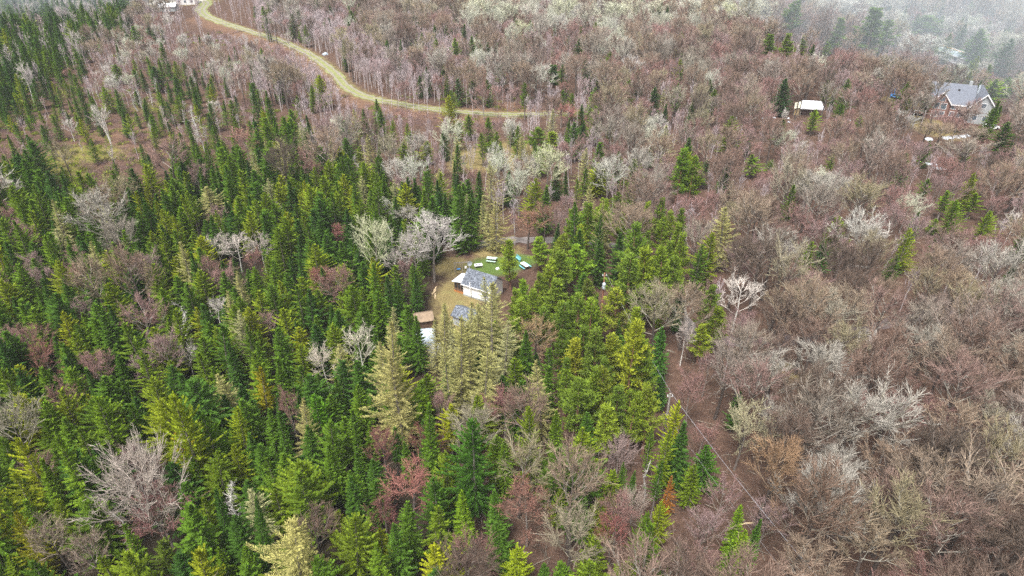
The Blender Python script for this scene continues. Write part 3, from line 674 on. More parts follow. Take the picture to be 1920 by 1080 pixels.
for s in range(8): conifer("spruce", 30 + s, 10, [2.6, 2.3, 2.9, 2.1, 2.5, 2.8, 2.4, 2.0][s], M["barkgrey"], M["spruce"], step=.30, nb=[6, 5, 6, 5, 6, 6, 4, 4][s], z0=[.08, .1, .08, .2, .1, .06, .25, .35][s], prof=.8, droop=-.12, up=.42, irr=[.42, .5, .4, .55, .45, .4, .65, .6][s], spray=.36, sw=.09, ds=.145, dome=[.5, .35, .6, .3, .5, .65, .4, .25][s], upright=.35, twig_r=.024)
for s in range(4): conifer("larch", 50 + s, 11, [2.3, 2.0, 2.6, 2.2][s], M["barkgrey"], M["larch"], step=.30, nb=5, prof=.85, droop=-.08, up=.30, irr=.5, spray=.34, sw=.032, ds=.11, dome=.5, upright=.05, twig_r=.024)

def pine(seed, h, R0, z0):
    rng = random.Random(seed); B, D, W = [], [], []; T0, T1, r0, r1 = [], [], [], []
    z = z0 * h; lop = rng.random() * 6.28
    while z < h * .985:
        t = (z - z0 * h) / (h * (1 - z0)); pr = (1 - t) ** .62 * min(1, .5 + 2.5 * t)
        for k in range(rng.randint(3, 5)):
            az = rng.random() * 6.283; L = max(.35, R0 * pr * rng.uniform(.5, 1.2) * (1 + .3 * math.cos(az - lop))); el = .0 + .85 * t + rng.uniform(-.2, .25)
            o = Vector((math.cos(az) * math.cos(el), math.sin(az) * math.cos(el), math.sin(el))); b0 = Vector((0, 0, z + rng.uniform(-.1, .1))); sd_ = Vector((-math.sin(az), math.cos(az), 0))
            T0.append(b0); T1.append(b0 + o * L); r0.append(.034); r1.append(.012)
            s = .35
            while s < 1.02:
                for sg in (-1, 0, 1):
                    c = b0 + o * L * s + sd_ * sg * rng.uniform(.1, .34) * (1.15 - s * .5) + Vector((0, 0, L * s * s * .25 + rng.gauss(0, .05)))
                    for j in range(5):
                        dd = (o * .7 + sd_ * sg * .4 + Vector((rng.gauss(0, .55), rng.gauss(0, .55), .55 + rng.gauss(0, .4)))).normalized() * rng.uniform(.24, .42)
                        B.append(c); D.append(dd); W.append(dd.cross(Vector((rng.gauss(0, 1), rng.gauss(0, 1), rng.gauss(0, 1)))).normalized() * rng.uniform(.03, .055))
                s += rng.uniform(.16, .26) / max(.6, L)
        z += rng.uniform(.22, .42)
    tr = MB().tube([(0, 0, -.4), (rng.uniform(-.1, .1), rng.uniform(-.1, .1), h * .5), (0, 0, h * .97)], [.17, .12, .03], 6)
    add_proto("pine", tr, cat_parts([leaves(B, D, W), prisms(T0, T1, r0, r1)]), h, 2 * R0, M["barkred"], M["pine"])
for s in range(7): pine(70 + s, 10, [1.7, 1.9, 1.5, 1.8, 2.1, 1.4, 1.6][s], [.25, .32, .2, .35, .3, .22, .4][s])

def bare(kind, seed, h, w, mt, mc, fork=.42, nl=9, nb=7, ntw=7, nsub=3, spread=1.0, tr=.13, rt=.02, buds=0, bud=.05, dens=1.0, multi=1, ml=None):
    rng = random.Random(seed); S0, S1, A0, A1 = [], [], [], []; L0, L1, K0, K1 = [], [], [], []; tm = MB(); B, D, W = [], [], []
    def rv(k): return Vector((rng.gauss(0, k), rng.gauss(0, k), rng.gauss(0, k)))
    def twigseg(a, b_, ra, rb): S0.append(a); S1.append(b_); A0.append(ra); A1.append(rb)
    for mlt in range(multi):
        ln = Vector((rng.uniform(-.4, .4), rng.uniform(-.4, .4), 0)) * (1 if multi == 1 else 2.2)
        top = Vector((ln.x, ln.y, h * .78)); mid_ = Vector((ln.x * .4 + rng.uniform(-.2, .2), ln.y * .4 + rng.uniform(-.2, .2), h * .4))
        tk = [Vector((0, 0, -.4)), Vector((mid_.x * .3, mid_.y * .3, h * .18)), mid_, mid_.lerp(top, .5), top]
        tm.tube(tk, [tr * 1.25, tr, tr * .8, tr * .5, tr * .22], 6)
        def on(s):
            z = s * h
            for a, b_ in zip(tk[:-1], tk[1:]):
                if a.z <= z <= b_.z: return a.lerp(b_, (z - a.z) / (b_.z - a.z))
            return tk[-1]
        for i in range(nl):
            s = fork + (.76 - fork) * (i / max(1, nl - 1)) ** .9
            az = i * 2.4 + rng.uniform(-.4, .4); b0 = on(s)
            tt = (s - fork) / max(.01, .76 - fork)
            rad = w / 2 * spread * (1 - .72 * tt ** 1.4) * rng.uniform(.7, 1.12)
            end = b0 + Vector((math.cos(az) * rad, math.sin(az) * rad, (h * rng.uniform(.82, 1.0) - b0.z) * (.58 + .42 * tt)))
            c = b0.lerp(end, .5) + Vector((math.cos(az) * rad * .15, math.sin(az) * rad * .15, -.04 * h * (1 - tt))) + rv(.15)
            q = lambda k: b0 * (1 - k) ** 2 + c * 2 * k * (1 - k) + end * k * k
            pts = [q(k / 4) for k in range(5)]; rl = tr * .35 * (1 - .4 * tt)
            for k in range(4): L0.append(pts[k]); L1.append(pts[k + 1]); K0.append(rl * (1 - .2 * k)); K1.append(rl * (1 - .2 * (k + 1)))
            L = (end - b0).length
            for j in range(nb):
                k = min(1, .22 + .78 * (j + rng.random()) / nb); p = q(k); d = (q(min(1, k + .05)) - q(k - .05)).normalized()
                bd = (d + rv(.32) + Vector((0, 0, .10))).normalized() * L * rng.uniform(.28, .46) * (1.2 - .4 * k)
                m_ = p + bd * .5 + rv(.05); e = p + bd; L0.append(p); L1.append(m_); K0.append(rt * 1.8); K1.append(rt * 1.4); twigseg(m_, e, rt * 1.4, rt)
                for x in range(ntw):
                    f = .15 + .85 * (x + rng.random()) / ntw; tp = p.lerp(e, min(f, 1)); td = (bd.normalized() + rv(.38) + Vector((0, 0, .12))).normalized() * rng.uniform(.5, 1.1) * dens * h / 12
                    te = tp + td; twigseg(tp, te, rt, rt * .6)
                    for y in range(nsub):
                        g = tp.lerp(te, rng.uniform(.15, .9)); sd2 = (td.normalized() + rv(.44) + Vector((0, 0, .12))).normalized() * rng.uniform(.3, .7) * dens * h / 12
                        twigseg(g, g + sd2, rt * .72, rt * .4)
                        for z_ in range(buds):
                            bp_ = g + sd2 * rng.uniform(.3, 1.05); dd = rv(1).normalized() * bud * rng.uniform(1, 2); B.append(bp_); D.append(dd); W.append(dd.cross(rv(1)).normalized() * bud * .5)
    parts = [prisms(S0, S1, A0, A1)]
    if buds: parts.append(leaves(B, D, W))
    parts.append(prisms(L0, L1, K0, K1))
    add_proto(kind, tm, cat_parts(parts), h, w, mt, mc, len(L0) * 3, ml)
for s in range(6): bare("maple", 100 + s, 13, [6.2, 6.8, 5.4, 6.4, 5.8, 7.2][s], M["bark"], M["maple"], [.42, .36, .48, .40, .5, .34][s], [12, 13, 10, 12, 9, 14][s], 7, 7, [2, 2, 2, 3, 2, 3][s], rt=[.020, .020, .022, .017, .024, .019][s], tr=.19)
for s in range(3): bare("redmaple", 120 + s, 11, [5.2, 5.8, 4.6][s], M["barkgrey"], M["redmaple"], [.3, .26, .34][s], 11, 7, 6, 3, rt=.016, tr=.11, buds=1, bud=.05)
for s in range(3): bare("aspen", 140 + s, 12, [5.6, 6.4, 5.2][s], M["barkgrey"], M["aspen"], [.34, .28, .38][s], 13, 7, 6, 2, rt=.019, tr=.12, buds=2, bud=.065, ml=M["aspen"])
for s in range(2): bare("birch", 160 + s, 11, [6, 5.2][s], M["birchbark"], M["birchtwig"], [.32, .36][s], 11, 6, 5, 2, rt=.024, tr=.12, ml=M["birchtwig"])
bare("birch", 163, 11, 6, M["birchbark"], M["birchtwig"], .35, 5, 5, 4, 1, rt=.026, tr=.10, multi=3, ml=M["birchtwig"])
for s in range(2): bare("bush", 180 + s, 8, 10, M["barkpale"], M["birchtwig"], .08, 34, 7, 5, 2, rt=.019, tr=.10, spread=1.0, dens=1.35, ml=M["birchtwig"])
for s in range(4): bare("sapling", 190 + s, 10, [2.0, 1.6, 2.3, 1.8][s], M["barksap"], M["sapling"], [.36, .48, .42, .34][s], 11, 3, 3, 0, rt=.020, tr=.08, dens=.7, ml=M["sapling"])
def snag(kind, seed, h, w, mt, mc, n=60, top=1.0):
    rng = random.Random(seed); S0, S1, A0, A1 = [], [], [], []
    bend = [Vector((rng.uniform(-.15, .15) * k, rng.uniform(-.15, .15) * k, h * k / 5)) for k in range(6)]; bend[0].z = -.4
    for i in range(n):
        t = rng.uniform(.22, .98); k = min(4, int(t * 5)); p = bend[k].lerp(bend[k + 1], t * 5 - k); az = rng.random() * 6.283
        L = w / 2 * (1.05 - t * .8) * rng.uniform(.4, 1.1); d = Vector((math.cos(az), math.sin(az), rng.uniform(-.1, .45))) * L
        S0.append(p); S1.append(p + d); A0.append(.028); A1.append(.012)
        for j in range(3):
            g = p + d * rng.uniform(.4, .95); S0.append(g); S1.append(g + (d * .4 + Vector((rng.gauss(0, .2), rng.gauss(0, .2), rng.gauss(.05, .15))))); A0.append(.018); A1.append(.009)
    add_proto(kind, MB().tube(bend, [.13, .115, .095, .075, .055, .03], 6), prisms(S0, S1, A0, A1), h, w, mt, mc)
for s in range(3): snag("dead", 210 + s, 9, [2.6, 1.2, 2.2][s], M["barkpale"] if s else M["birchbark"], M["deadtwig"], [90, 26, 60][s])

NAME = {"fir": "fir_tree", "spruce": "spruce_tree", "pine": "pine_tree", "larch": "larch_tree", "maple": "bare_maple_tree", "redmaple": "red_maple_tree", "aspen": "aspen_tree",
        "birch": "birch_tree", "bush": "willow_bush", "sapling": "poplar_sapling", "dead": "dead_tree"}
CAT = {k: "bush" if k == "bush" else "sapling" if k == "sapling" else "tree" for k in NAME}
NOUN = {"fir": "dark green fir", "spruce": "yellow-green spruce", "pine": "bushy green pine", "larch": "tan feathery larch", "maple": "bare grey-brown maple", "redmaple": "bare reddish maple",
        "aspen": "pale bare aspen", "birch": "white-twigged bare birch", "bush": "silver bare bush", "sapling": "slender bare sapling", "dead": "pale dead tree"}
GRP = {"fir": "dark firs of the conifer wood", "spruce": "yellow-green spruces of the conifer wood", "pine": "bright pines around the cabin", "larch": "tan larches", "maple": "bare grey-brown maples",
       "redmaple": "bare reddish maples", "aspen": "pale bare aspens", "birch": "white-twigged bare birches", "bush": "silver bushes", "sapling": "slender bare saplings", "dead": "pale dead trees"}
TREES = []      # dicts: kind, x, y, h, w, var, rz, tilt, label, col, hand
def put(kind, u, v, L, wpx=None, label=None, lm=None, var=None, col=None, tilt=None):
    """a tree whose top shows at photo pixel (u, v) and whose height shows as L pixels"""
    if kind == "larch" and col and col[2] > .5: col = tuple(.55 + .42 * c for c in col)
    if kind in ("fir", "spruce", "pine", "larch"):
        q = 1.28 if v > 330 else 1.05
        if kind == "pine": q = 1.2
        L *= q; wpx = wpx and wpx * (1.28 if kind in ("fir", "spruce", "larch") else 1.12)
    elif kind in ("maple", "redmaple", "aspen"): L *= 1.15; wpx = wpx and wpx * 1.1
    h = 9.0
    for _ in range(12):
        p = G(u, v, h + float(hgt(G(u, v).x, G(u, v).y)))
        gz = float(hgt(p.x, p.y)); bv = PX((p.x, p.y, gz))[1]; tv = PX((p.x, p.y, gz + h))[1]
        h = min(24, max(1.5, h * (.3 + .7 * L / max(2, bv - tv))))
    p = G(u, v, h + float(hgt(p.x, p.y))); dep = PX((p.x, p.y, h * .5))[2]
    var = rnd.randrange(len(PROTO[kind])) if var is None else var
    wm = wpx * dep / F if wpx else PROTO[kind][var][3] * h / PROTO[kind][var][2] * rnd.uniform(.85, 1.1)
    TREES.append(dict(kind=kind, x=p.x, y=p.y, h=h, w=wm, var=var, rz=rnd.random() * 6.28, tilt=tilt, label=label, col=col, hand=True, lm=lm))
    if lm: land(lm, u, v + L * .4)
rnd = random.Random(7)
# distinctive trees, each with what sets it apart
put("spruce", 885, 788, 140, 105, "very broad yellow-green spruce, the widest one in front of the tan larches", "very broad spruce", 2, (.75, .95, .9))
put("spruce", 1000, 768, 118, 62, "bright yellow spruce with grey limbs showing, below the pale round larch", "bright yellow spruce", 0, (1.7, 1.35, 1))
put("fir", 1043, 775, 82, 42, "dark fir standing close beside the bright yellow spruce", None, 0)
put("redmaple", 943, 738, 95, 82, "dark red bare maple fanning out between two dark firs below the larches", "dark red fan-shaped maple", 0, (.85, .6, .6))
put("fir", 943, 826, 82, 44, "dark fir squeezed between the very broad spruce and the yellow one", None, 1)
put("spruce", 1090, 806, 80, 64, "rounded yellow-green spruce above the grey-pink round bare tree", None, 4, (1.3, 1.2, 1))
put("redmaple", 797, 803, 78, 60, "dusky red bare maple left of the very broad spruce", None, 1, (.8, .6, .6))
put("redmaple", 712, 803, 92, 48, "narrow dusky red maple among firs", "narrow dusky red maple", 2, (.85, .65, .65))
put("redmaple", 768, 880, 68, 105, "wide bright red budding maple, the reddest crown in the wood", "bright red budding maple", 0, (1.12, .72, .62))
put("redmaple", 715, 935, 85, 60, "dull red bare maple just in front of the bright red one", None, 1, (.8, .6, .62))
put("spruce", 817, 890, 92, 68, "broad domed spruce beside the bright red budding maple", None, 2, (.9, 1, .9))
put("fir", 870, 914, 92, 46, "tall pointed fir, left one of two in front of the very broad spruce", None, 0, (1.2, 1.2, 1))
put("fir", 928, 917, 82, 44, "pointed fir, right one of two in front of the very broad spruce", "pointed fir beside the orange maple", 3, (1.2, 1.2, 1))
put("fir", 800, 757, 118, 46, "tall fir with pale tip behind the dusky red maple", None, 2)
for a in ((702, 860, 62), (657, 893, 82), (760, 953, 86), (740, 986, 92), (690, 950, 60), (668, 720, 80), (665, 800, 80), (1017, 1050, 60), (1055, 1053, 55), (735, 800, 70), (760, 830, 60)): put("fir", *a)
put("spruce", 823, 953, 78, 66, "bushy spruce overlapping the broad domed one", None, 1)
put("spruce", 820, 1018, 92, 78, "brightest yellow spruce at the very bottom edge of the wood", "brightest yellow spruce", 4, (1.9, 1.45, 1))
put("spruce", 967, 1028, 62, 62, "rounded bright green spruce in brown brush at the bottom edge", "rounded bottom spruce", 0, (1.1, 1.2, 1))
put("redmaple", 990, 915, 95, 92, "bare maple with orange-red twigs and grey base beside two pointed firs", "orange twigged maple", 0, (.98, .85, .72))
put("bush", 1163, 830, 62, 88, "grey-pink bare tree with a low round crown beside three small conifers", "grey-pink round bare tree", 0, (.62, .5, .5))
put("spruce", 1147, 883, 52, 46, None, None, 4, (1.2, 1.15, 1)); put("fir", 1170, 868, 62, 24, None); put("fir", 1187, 884, 52, 24, None, None, None, (.8, .9, 1.2))
put("spruce", 1045, 917, 58, 40); put("spruce", 1127, 938, 52, 60, "yellow-topped small spruce among grey brown bare trees", "yellow-topped small spruce", 0, (1.7, 1.3, 1))
put("maple", 1067, 965, 115, 115, "wide grey-brown bare tree with many upright limbs at the bottom edge", "wide upright-limbed bare tree", 1, (.95, .9, .85))
put("redmaple", 1153, 968, 84, 58, "pink twigged maple in front of the yellow-topped small spruce", "pink twigged maple", 1, (1.15, .8, .8))
put("bush", 1190, 926, 58, 66, "pale grey bare tree beside the pink twigged maple", None, 1, (.8, .72, .68))
for a in ((1240, 936, 74, 44), (1212, 962, 84, 40), (1223, 986, 94, 52), (1265, 1020, 60, 26)): put("spruce", *a, None, None, None, (1.1, 1.1, 1))
put("spruce", 1222, 806, 74, 26, "tall thin spruce, bare below, beside the bare maple slope", None, 3, (1.1, 1.1, 1))
put("dead", 1217, 868, 74, 16, "grey bare dead trunk under the tall thin spruce", None, 1)
put("spruce", 1250, 803, 98, 46, "tall yellow-green spruce on the edge of the bare maple slope", "tall edge spruce", 3, (1.25, 1.2, 1)); put("spruce", 1271, 752, 82, 40, None, None, 3, (1.4, 1.35, 1)); put("spruce", 1236, 870, 80, 36)
put("larch", 1257, 888, 62, 26, "dying conifer with rusty orange top on the maple slope's edge", "rusty topped conifer", 1, (1.0, .42, .18))
put("pine", 1140, 762, 84, 60); put("pine", 1160, 727, 96, 62); put("pine", 1187, 740, 96, 50); put("pine", 1222, 727, 105, 60, None, None, None, (.9, .9, 1.1)); put("pine", 1120, 690, 100, 62)
put("larch", 1022, 672, 122, 66, "pale round-shouldered larch in front of the grey-brown bare thicket", "pale round-shouldered larch", 0, (1.2, 1.15, 1.2))
put("larch", 718, 596, 190, 92, "very tall tan larch, left end of the larch row", "very tall tan larch", 0, (.95, .85, .8)); put("larch", 740, 660, 150, 72, None, None, 1, (1, .85, .75))
put("larch", 856, 592, 150, 88, "tall yellowish larch in front of the cabin yard", "tall yellowish larch", 2, (1.05, 1.05, .9)); put("larch", 826, 572, 110, 46); put("larch", 838, 640, 120, 60)
put("larch", 918, 540, 150, 84, "tallest larch, standing right in front of the cabin's window end", "tallest larch by the cabin", 0, (1, .95, .75)); put("larch", 900, 640, 130, 76, None, None, 2); put("larch", 940, 600, 120, 66); put("larch", 905, 575, 110, 50)
put("maple", 1010, 605, 80, 84, "round tan-grey bare tree beside the larches and a dark double-topped fir", "round tan-grey bare tree", 1, (1.25, 1.1, .9))
put("fir", 986, 622, 96, 48, "dark double-topped fir in front of the larches", "dark double-topped fir", 1); put("fir", 1002, 660, 62, 34)
put("aspen", 806, 408, 105, 92, "big silver-grey aspen crown behind the cabin's yard", "big silver-grey aspen", 0, (.95, .9, .95)); put("aspen", 775, 440, 85, 60, None, None, 2, (.85, .8, .82))
put("aspen", 692, 414, 115, 74, "pale yellow-green aspen in the middle of the dark firs", "pale yellow-green aspen", 1, (1, 1, .82)); put("aspen", 720, 376, 48, 38); put("maple", 765, 388, 52, 48)
put("birch", 735, 465, 70, 46)
put("fir", 830, 366, 64, 30); put("fir", 863, 345, 102, 46, "massive dark fir behind the clearing, tallest in its row", "massive dark fir", 3, (1.1, 1.05, 1)); put("fir", 882, 372, 76, 40)
put("larch", 930, 378, 76, 50, "tan larch with a dark lower trunk behind the lawn's tables", "tan larch behind the lawn", 0, (.95, .85, .75)); put("larch", 917, 396, 58, 34)
put("maple", 990, 396, 62, 56, "pinkish bare tree beside the grey driveway behind the clearing", "pinkish bare tree by the driveway", 0, (1.35, 1.05, .95)); put("maple", 1023, 378, 74, 40, None, None, 2, (1.2, 1, .95)); put("redmaple", 1050, 396, 60, 40)
put("fir", 1042, 420, 54, 24, "small dark fir behind the bright pines' back row", None, 2)
put("spruce", 1083, 382, 92, 46, "tall pale spruce rising above the bright pines", "tall pale spruce above the pines", 3, (.85, 1, 1)); put("larch", 1137, 376, 96, 36); put("spruce", 1120, 405, 90, 36)
put("pine", 957, 450, 78, 42, "bright pine standing alone on the lawn right of the cabin", "lone pine on the lawn", 0, (1, 1, 1))
for a in ((1012, 444, 52, 50), (1050, 468, 62, 46), (1058, 442, 78, 50), (1030, 490, 80, 46), (1050, 472, 90, 52), (1087, 460, 76, 60), (985, 524, 70, 36), (1100, 526, 66, 44), (1153, 546, 88, 70), (1037, 502, 80, 50), (1043, 526, 76, 56), (1083, 560, 96, 56),
          (1108, 566, 96, 50), (1120, 620, 116, 70), (1150, 625, 104, 60), (1085, 640, 90, 52), (1132, 690, 100, 56), (1005, 515, 74, 40)): put("pine", *a, None, None, None, (rnd.uniform(.85, 1.25), rnd.uniform(.9, 1.15), 1))
put("pine", 1193, 422, 116, 62, "tall dense pine, leftmost of the group behind the transformer pole", "tall dense pine behind the pole", 1, (.85, .95, 1)); put("pine", 1187, 482, 116, 70); put("pine", 1217, 466, 126, 56); put("pine", 1247, 470, 126, 70, "tall pine, rightmost of the group before the bare maples", "rightmost tall pine", 4)
put("pine", 1193, 606, 150, 74, "largest bright pine in front of the transformer pole", "largest bright pine", 1, (1.15, 1.05, 1)); put("pine", 1215, 640, 120, 60)
put("fir", 1247, 612, 78, 40, "lone dark fir on bare ground beside the largest bright pine", "lone dark fir by the bare wood", 3, (.8, 1.05, 1.4))
put("birch", 1288, 606, 80, 42, "small white-twigged birch near the lone dark fir", "small white birch", 1, (.9, .85, .85))
put("birch", 1393, 522, 100, 84, "bright white bare crown, the whitest tree among the brown maples", "whitest bare tree", 0, (1.3, 1.3, 1.3))
put("pine", 1337, 536, 90, 52, None, None, None, (.9, .9, 1.1)); put("pine", 1341, 576, 80, 50, "yellow-green pine left of the whitest bare tree's foot", "yellow-green pine by the maples", 3, (1.35, 1.15, .8)); put("pine", 1320, 610, 60, 46)
put("larch", 1365, 390, 92, 66, "lone tan larch standing in the bare maples", "lone tan larch", 0, (1.05, 1.05, 1)); put("spruce", 1333, 438, 90, 58, "dark leaning spruce pair beside the lone tan larch", None, 1, (.75, .85, 1)); put("spruce", 1312, 460, 80, 40, None, None, 3, (.6, .8, 1))
put("spruce", 1523, 456, 46, 38, "small bright spruce, left one of a pair in the maples", "small bright spruce pair", 0, (1.2, 1.2, .7)); put("spruce", 1550, 452, 50, 34, "small dark green spruce, right one of a pair in the maples", None, 1, (.6, .95, 1.3))
put("spruce", 1707, 432, 62, 40, "bright spruce leaning beside a crooked white birch trunk", "leaning bright spruce", 4, (1.2, 1.25, .6), (0, .12)); put("spruce", 1683, 478, 40, 30)
for a in ((1777, 358, 44, 38), (1797, 376, 56, 46), (1830, 362, 40, 40), (1857, 396, 46, 36), (1757, 410, 24, 24)): put("spruce", *a, None, None, None, (1.2, 1.25, .7))
put("aspen", 1710, 364, 64, 56, "pale green round aspen crown in the brown maples", "pale green round aspen", 1, (.95, .95, .9))
put("dead", 1666, 412, 72, 20, "crooked white birch trunk without twigs on the open slope", "crooked white trunk", 1, (1.2, 1.2, 1.2), (.05, .16)); put("birch", 1640, 618, 70, 36, "short white forked birch beside the asphalt lane", "short white forked birch", 1, (1.2, 1.2, 1.2)); put("dead", 1615, 614, 110, 14, "tall white birch trunk beside the forked birch", None, 1, (1.2, 1.2, 1.2))
put("birch", 1908, 398, 60, 50); put("birch", 1700, 660, 60, 50, None, None, None, (.8, .8, .72))
put("spruce", 1331, 836, 66, 54, "dense dark rounded conifer crown on the maple slope", "dense rounded conifer", 4, (.55, .85, .9)); put("spruce", 1306, 872, 62, 46, "yellow-tipped spruce beside the dense rounded conifer", None, 0, (1.8, 1.4, .8)); put("fir", 1385, 735, 60, 34)
put("fir", 1391, 948, 82, 38, "tallest bright green fir of four close together under the power line", "tallest of the four bright firs", 0, (1.7, 1.5, 1)); put("fir", 1394, 995, 62, 40, "middle bright fir of the four under the power line", None, 1, (1.6, 1.45, 1)); put("fir", 1420, 978, 78, 34, "right slender bright fir of the four under the power line", None, 2, (1.5, 1.4, 1)); put("fir", 1369, 1024, 66, 38, "lowest left bright fir of the four under the power line", None, 3, (1.8, 1.5, 1))
put("maple", 1547, 895, 180, 140, "large spreading bare beech near the bottom edge", "large spreading beech", 1, (1.0, .98, .9)); put("maple", 1467, 806, 160, 112, "large orange-brown bare tree above the power line", "large orange-brown bare tree", 3, (1.15, .95, .75)); put("aspen", 1407, 755, 110, 92, "yellowish pale bare tree on the edge of the maple slope", "yellowish pale bare tree", 1, (.8, .72, .55))
put("maple", 1615, 548, 110, 110, "huge grey bare crown above the asphalt lane", "huge grey bare crown", 1, (1.05, 1.05, 1)); put("maple", 1810, 500, 110, 100, "wide round grey-brown crown near the far end of the lane", "wide round grey-brown crown", 3, (1, 1, .95)); put("maple", 1830, 265, 70, 80)
put("bush", 247, 860, 150, 190, "huge silver-grey bare bush, round and wide among spruces", "huge silver bush", 0, (.92, .88, .86)); put("redmaple", 290, 935, 80, 125, "reddish bare shrub in front of the huge silver bush", "reddish shrub by the silver bush", 0, (.85, .62, .6)); put("redmaple", 232, 840, 60, 50)
put("larch", 527, 962, 150, 140, "open tan larch with crooked limbs at the bottom edge", "open crooked larch", 2, (1.15, 1.05, .9)); put("larch", 565, 755, 96, 48, "slim tan larch among the spruces", "slim tan larch", 1, (1, .9, .85)); put("dead", 425, 904, 95, 44, "pale dead conifer skeleton between two pointed firs", "pale dead conifer", 0)
put("fir", 393, 916, 115, 42, "narrow bright fir left of the pale dead conifer", None, 0, (1.5, 1.35, 1)); put("fir", 460, 928, 125, 44, "narrow bright fir right of the pale dead conifer", None, 2, (1.5, 1.35, 1)); put("fir", 523, 777, 84, 36)
for a in ((435, 763, 96, 60), (440, 832, 80, 46), (248, 757, 76, 56), (35, 817, 115, 62), (563, 876, 115, 90), (505, 857, 84, 50), (180, 852, 90, 50), (293, 1012, 70, 60), (413, 1030, 62, 48), (645, 975, 115, 92), (20, 960, 100, 60), (612, 793, 100, 66), (590, 738, 90, 60), (325, 800, 90, 60), (20, 1040, 50, 60), (480, 690, 90, 50), (380, 770, 110, 60)):
    put("spruce", *a, None, None, None, (rnd.uniform(.8, 1.4), rnd.uniform(.9, 1.25), 1))
put("spruce", 327, 738, 155, 100, "biggest spruce on the lower slope, broad and bright above the silver bush", "biggest bright spruce", 2, (1.15, 1.1, 1)); put("spruce", 180, 743, 110, 86, "broad spruce with grey limbs showing, left of the biggest one", "broad grey-limbed spruce", 0, (.9, 1, .9))
for a in ((70, 754, 95), (115, 818, 135, 72), (67, 864, 100), (155, 868, 95), (232, 984, 84, 46), (45, 944, 84), (353, 856, 78, 42), (430, 640, 90), (620, 830, 90), (575, 800, 80), (698, 492, 84, 40), (660, 422, 62), (767, 572, 90, 52), (733, 519, 84), (480, 500, 60), (560, 480, 64), (602, 500, 70)): put("fir", *a)
put("maple", 85, 965, 115, 62, "thin tan bare tree leaning among spruces at the bottom edge", None, 2, (1.1, 1, .9)); put("maple", 150, 1003, 90, 70, None, None, 0, (1.1, 1.05, 1))
put("larch", 95, 374, 84, 46, "pale larch near the clearing's lower edge", "pale larch below the clearing", 0, (1, 1, 1.15)); put("larch", 335, 454, 96, 42, "tall pale larch standing out of dark firs", "tall pale larch in the firs", 1, (1.15, 1.1, 1)); put("larch", 387, 350, 56, 60); put("larch", 105, 430, 60, 44)
put("birch", 402, 442, 70, 62, "silver bare crown, left of three in a row amid firs", "row of three silver crowns", 0, (.95, .92, .92)); put("birch", 437, 440, 70, 60, "silver bare crown, middle of three in a row amid firs", None, 1, (1, .97, .97)); put("birch", 484, 440, 74, 54, "silver bare crown, right of three in a row amid firs", None, 0, (.95, .92, .92))
put("redmaple", 130, 505, 62, 58, "rosy bare maple in the middle of the conifers", "rosy maple in the conifers", 0, (1, .75, .75)); put("redmaple", 70, 650, 72, 64, "dull pink bare maple amid tall conifers", "dull pink maple", 1, (1, .8, .75)); put("redmaple", 500, 590, 46, 42); put("redmaple", 600, 500, 74, 46, "slender rosy maple beside pointed firs", "slender rosy maple", 2, (.95, .7, .65)); put("redmaple", 635, 420, 50, 40, None, None, None, (1.1, .7, .65)); put("redmaple", 540, 740, 90, 44); put("redmaple", 275, 588, 50, 40)
put("dead", 345, 592, 84, 34, "white dead tree standing bare among the spruces", "white dead tree", 0, (1.1, 1.1, 1.1)); put("birch", 400, 562, 60, 46); put("birch", 604, 655, 84, 72, "white birch with forking bare limbs amid dark conifers", "white forking birch", 0, (1.1, 1.08, 1)); put("birch", 670, 618, 105, 70, "tall pale birch beside the very tall tan larch", "tall pale birch", 0, (1.08, 1.08, .95)); put("birch", 345, 650, 60, 50)
# the old clearing and the track
put("birch", 185, 198, 76, 40, "clump of several white birch stems in the old clearing", "white birch clump", 2); put("dead", 362, 196, 88, 26, "tall grey dead trunk in the middle of the old clearing", "tall grey dead trunk", 0); put("dead", 257, 156, 54, 12, "white birch trunk leaning beside another one in the old clearing", None, 1, None, (0, -.2)); put("dead", 245, 162, 46, 12, "shorter white birch trunk in the old clearing", None, 1, None, (0, -.25))
for a in ((193, 163, 46, 32), (250, 130, 34, 20), (470, 155, 38, 34), (545, 205, 36, 26)): put("spruce", *a, None, None, None, (.8, 1, .7))
for a in ((160, 170, 62), (130, 160, 44), (87, 147, 52), (20, 180, 50), (50, 190, 50), (215, 122, 34, 34), (290, 125, 46, 40), (300, 80, 60), (275, 45, 36), (245, 50, 50, 30), (315, 190, 44), (475, 165, 66), (500, 170, 80), (395, 195, 50), (415, 190, 60), (470, 125, 40), (490, 90, 34), (545, 110, 30), (580, 160, 50), (558, 16, 40), (210, 30, 40), (30, 230, 52), (100, 215, 46), (420, 145, 36), (515, 235, 50), (350, 275, 38), (370, 272, 36), (390, 213, 36), (300, 215, 36)): put("fir", *a)
put("redmaple", 455, 238, 60, 46, "lone orange-pink bare maple among young firs below the track", "orange-pink maple below the track", 0, (1.15, .95, .8))
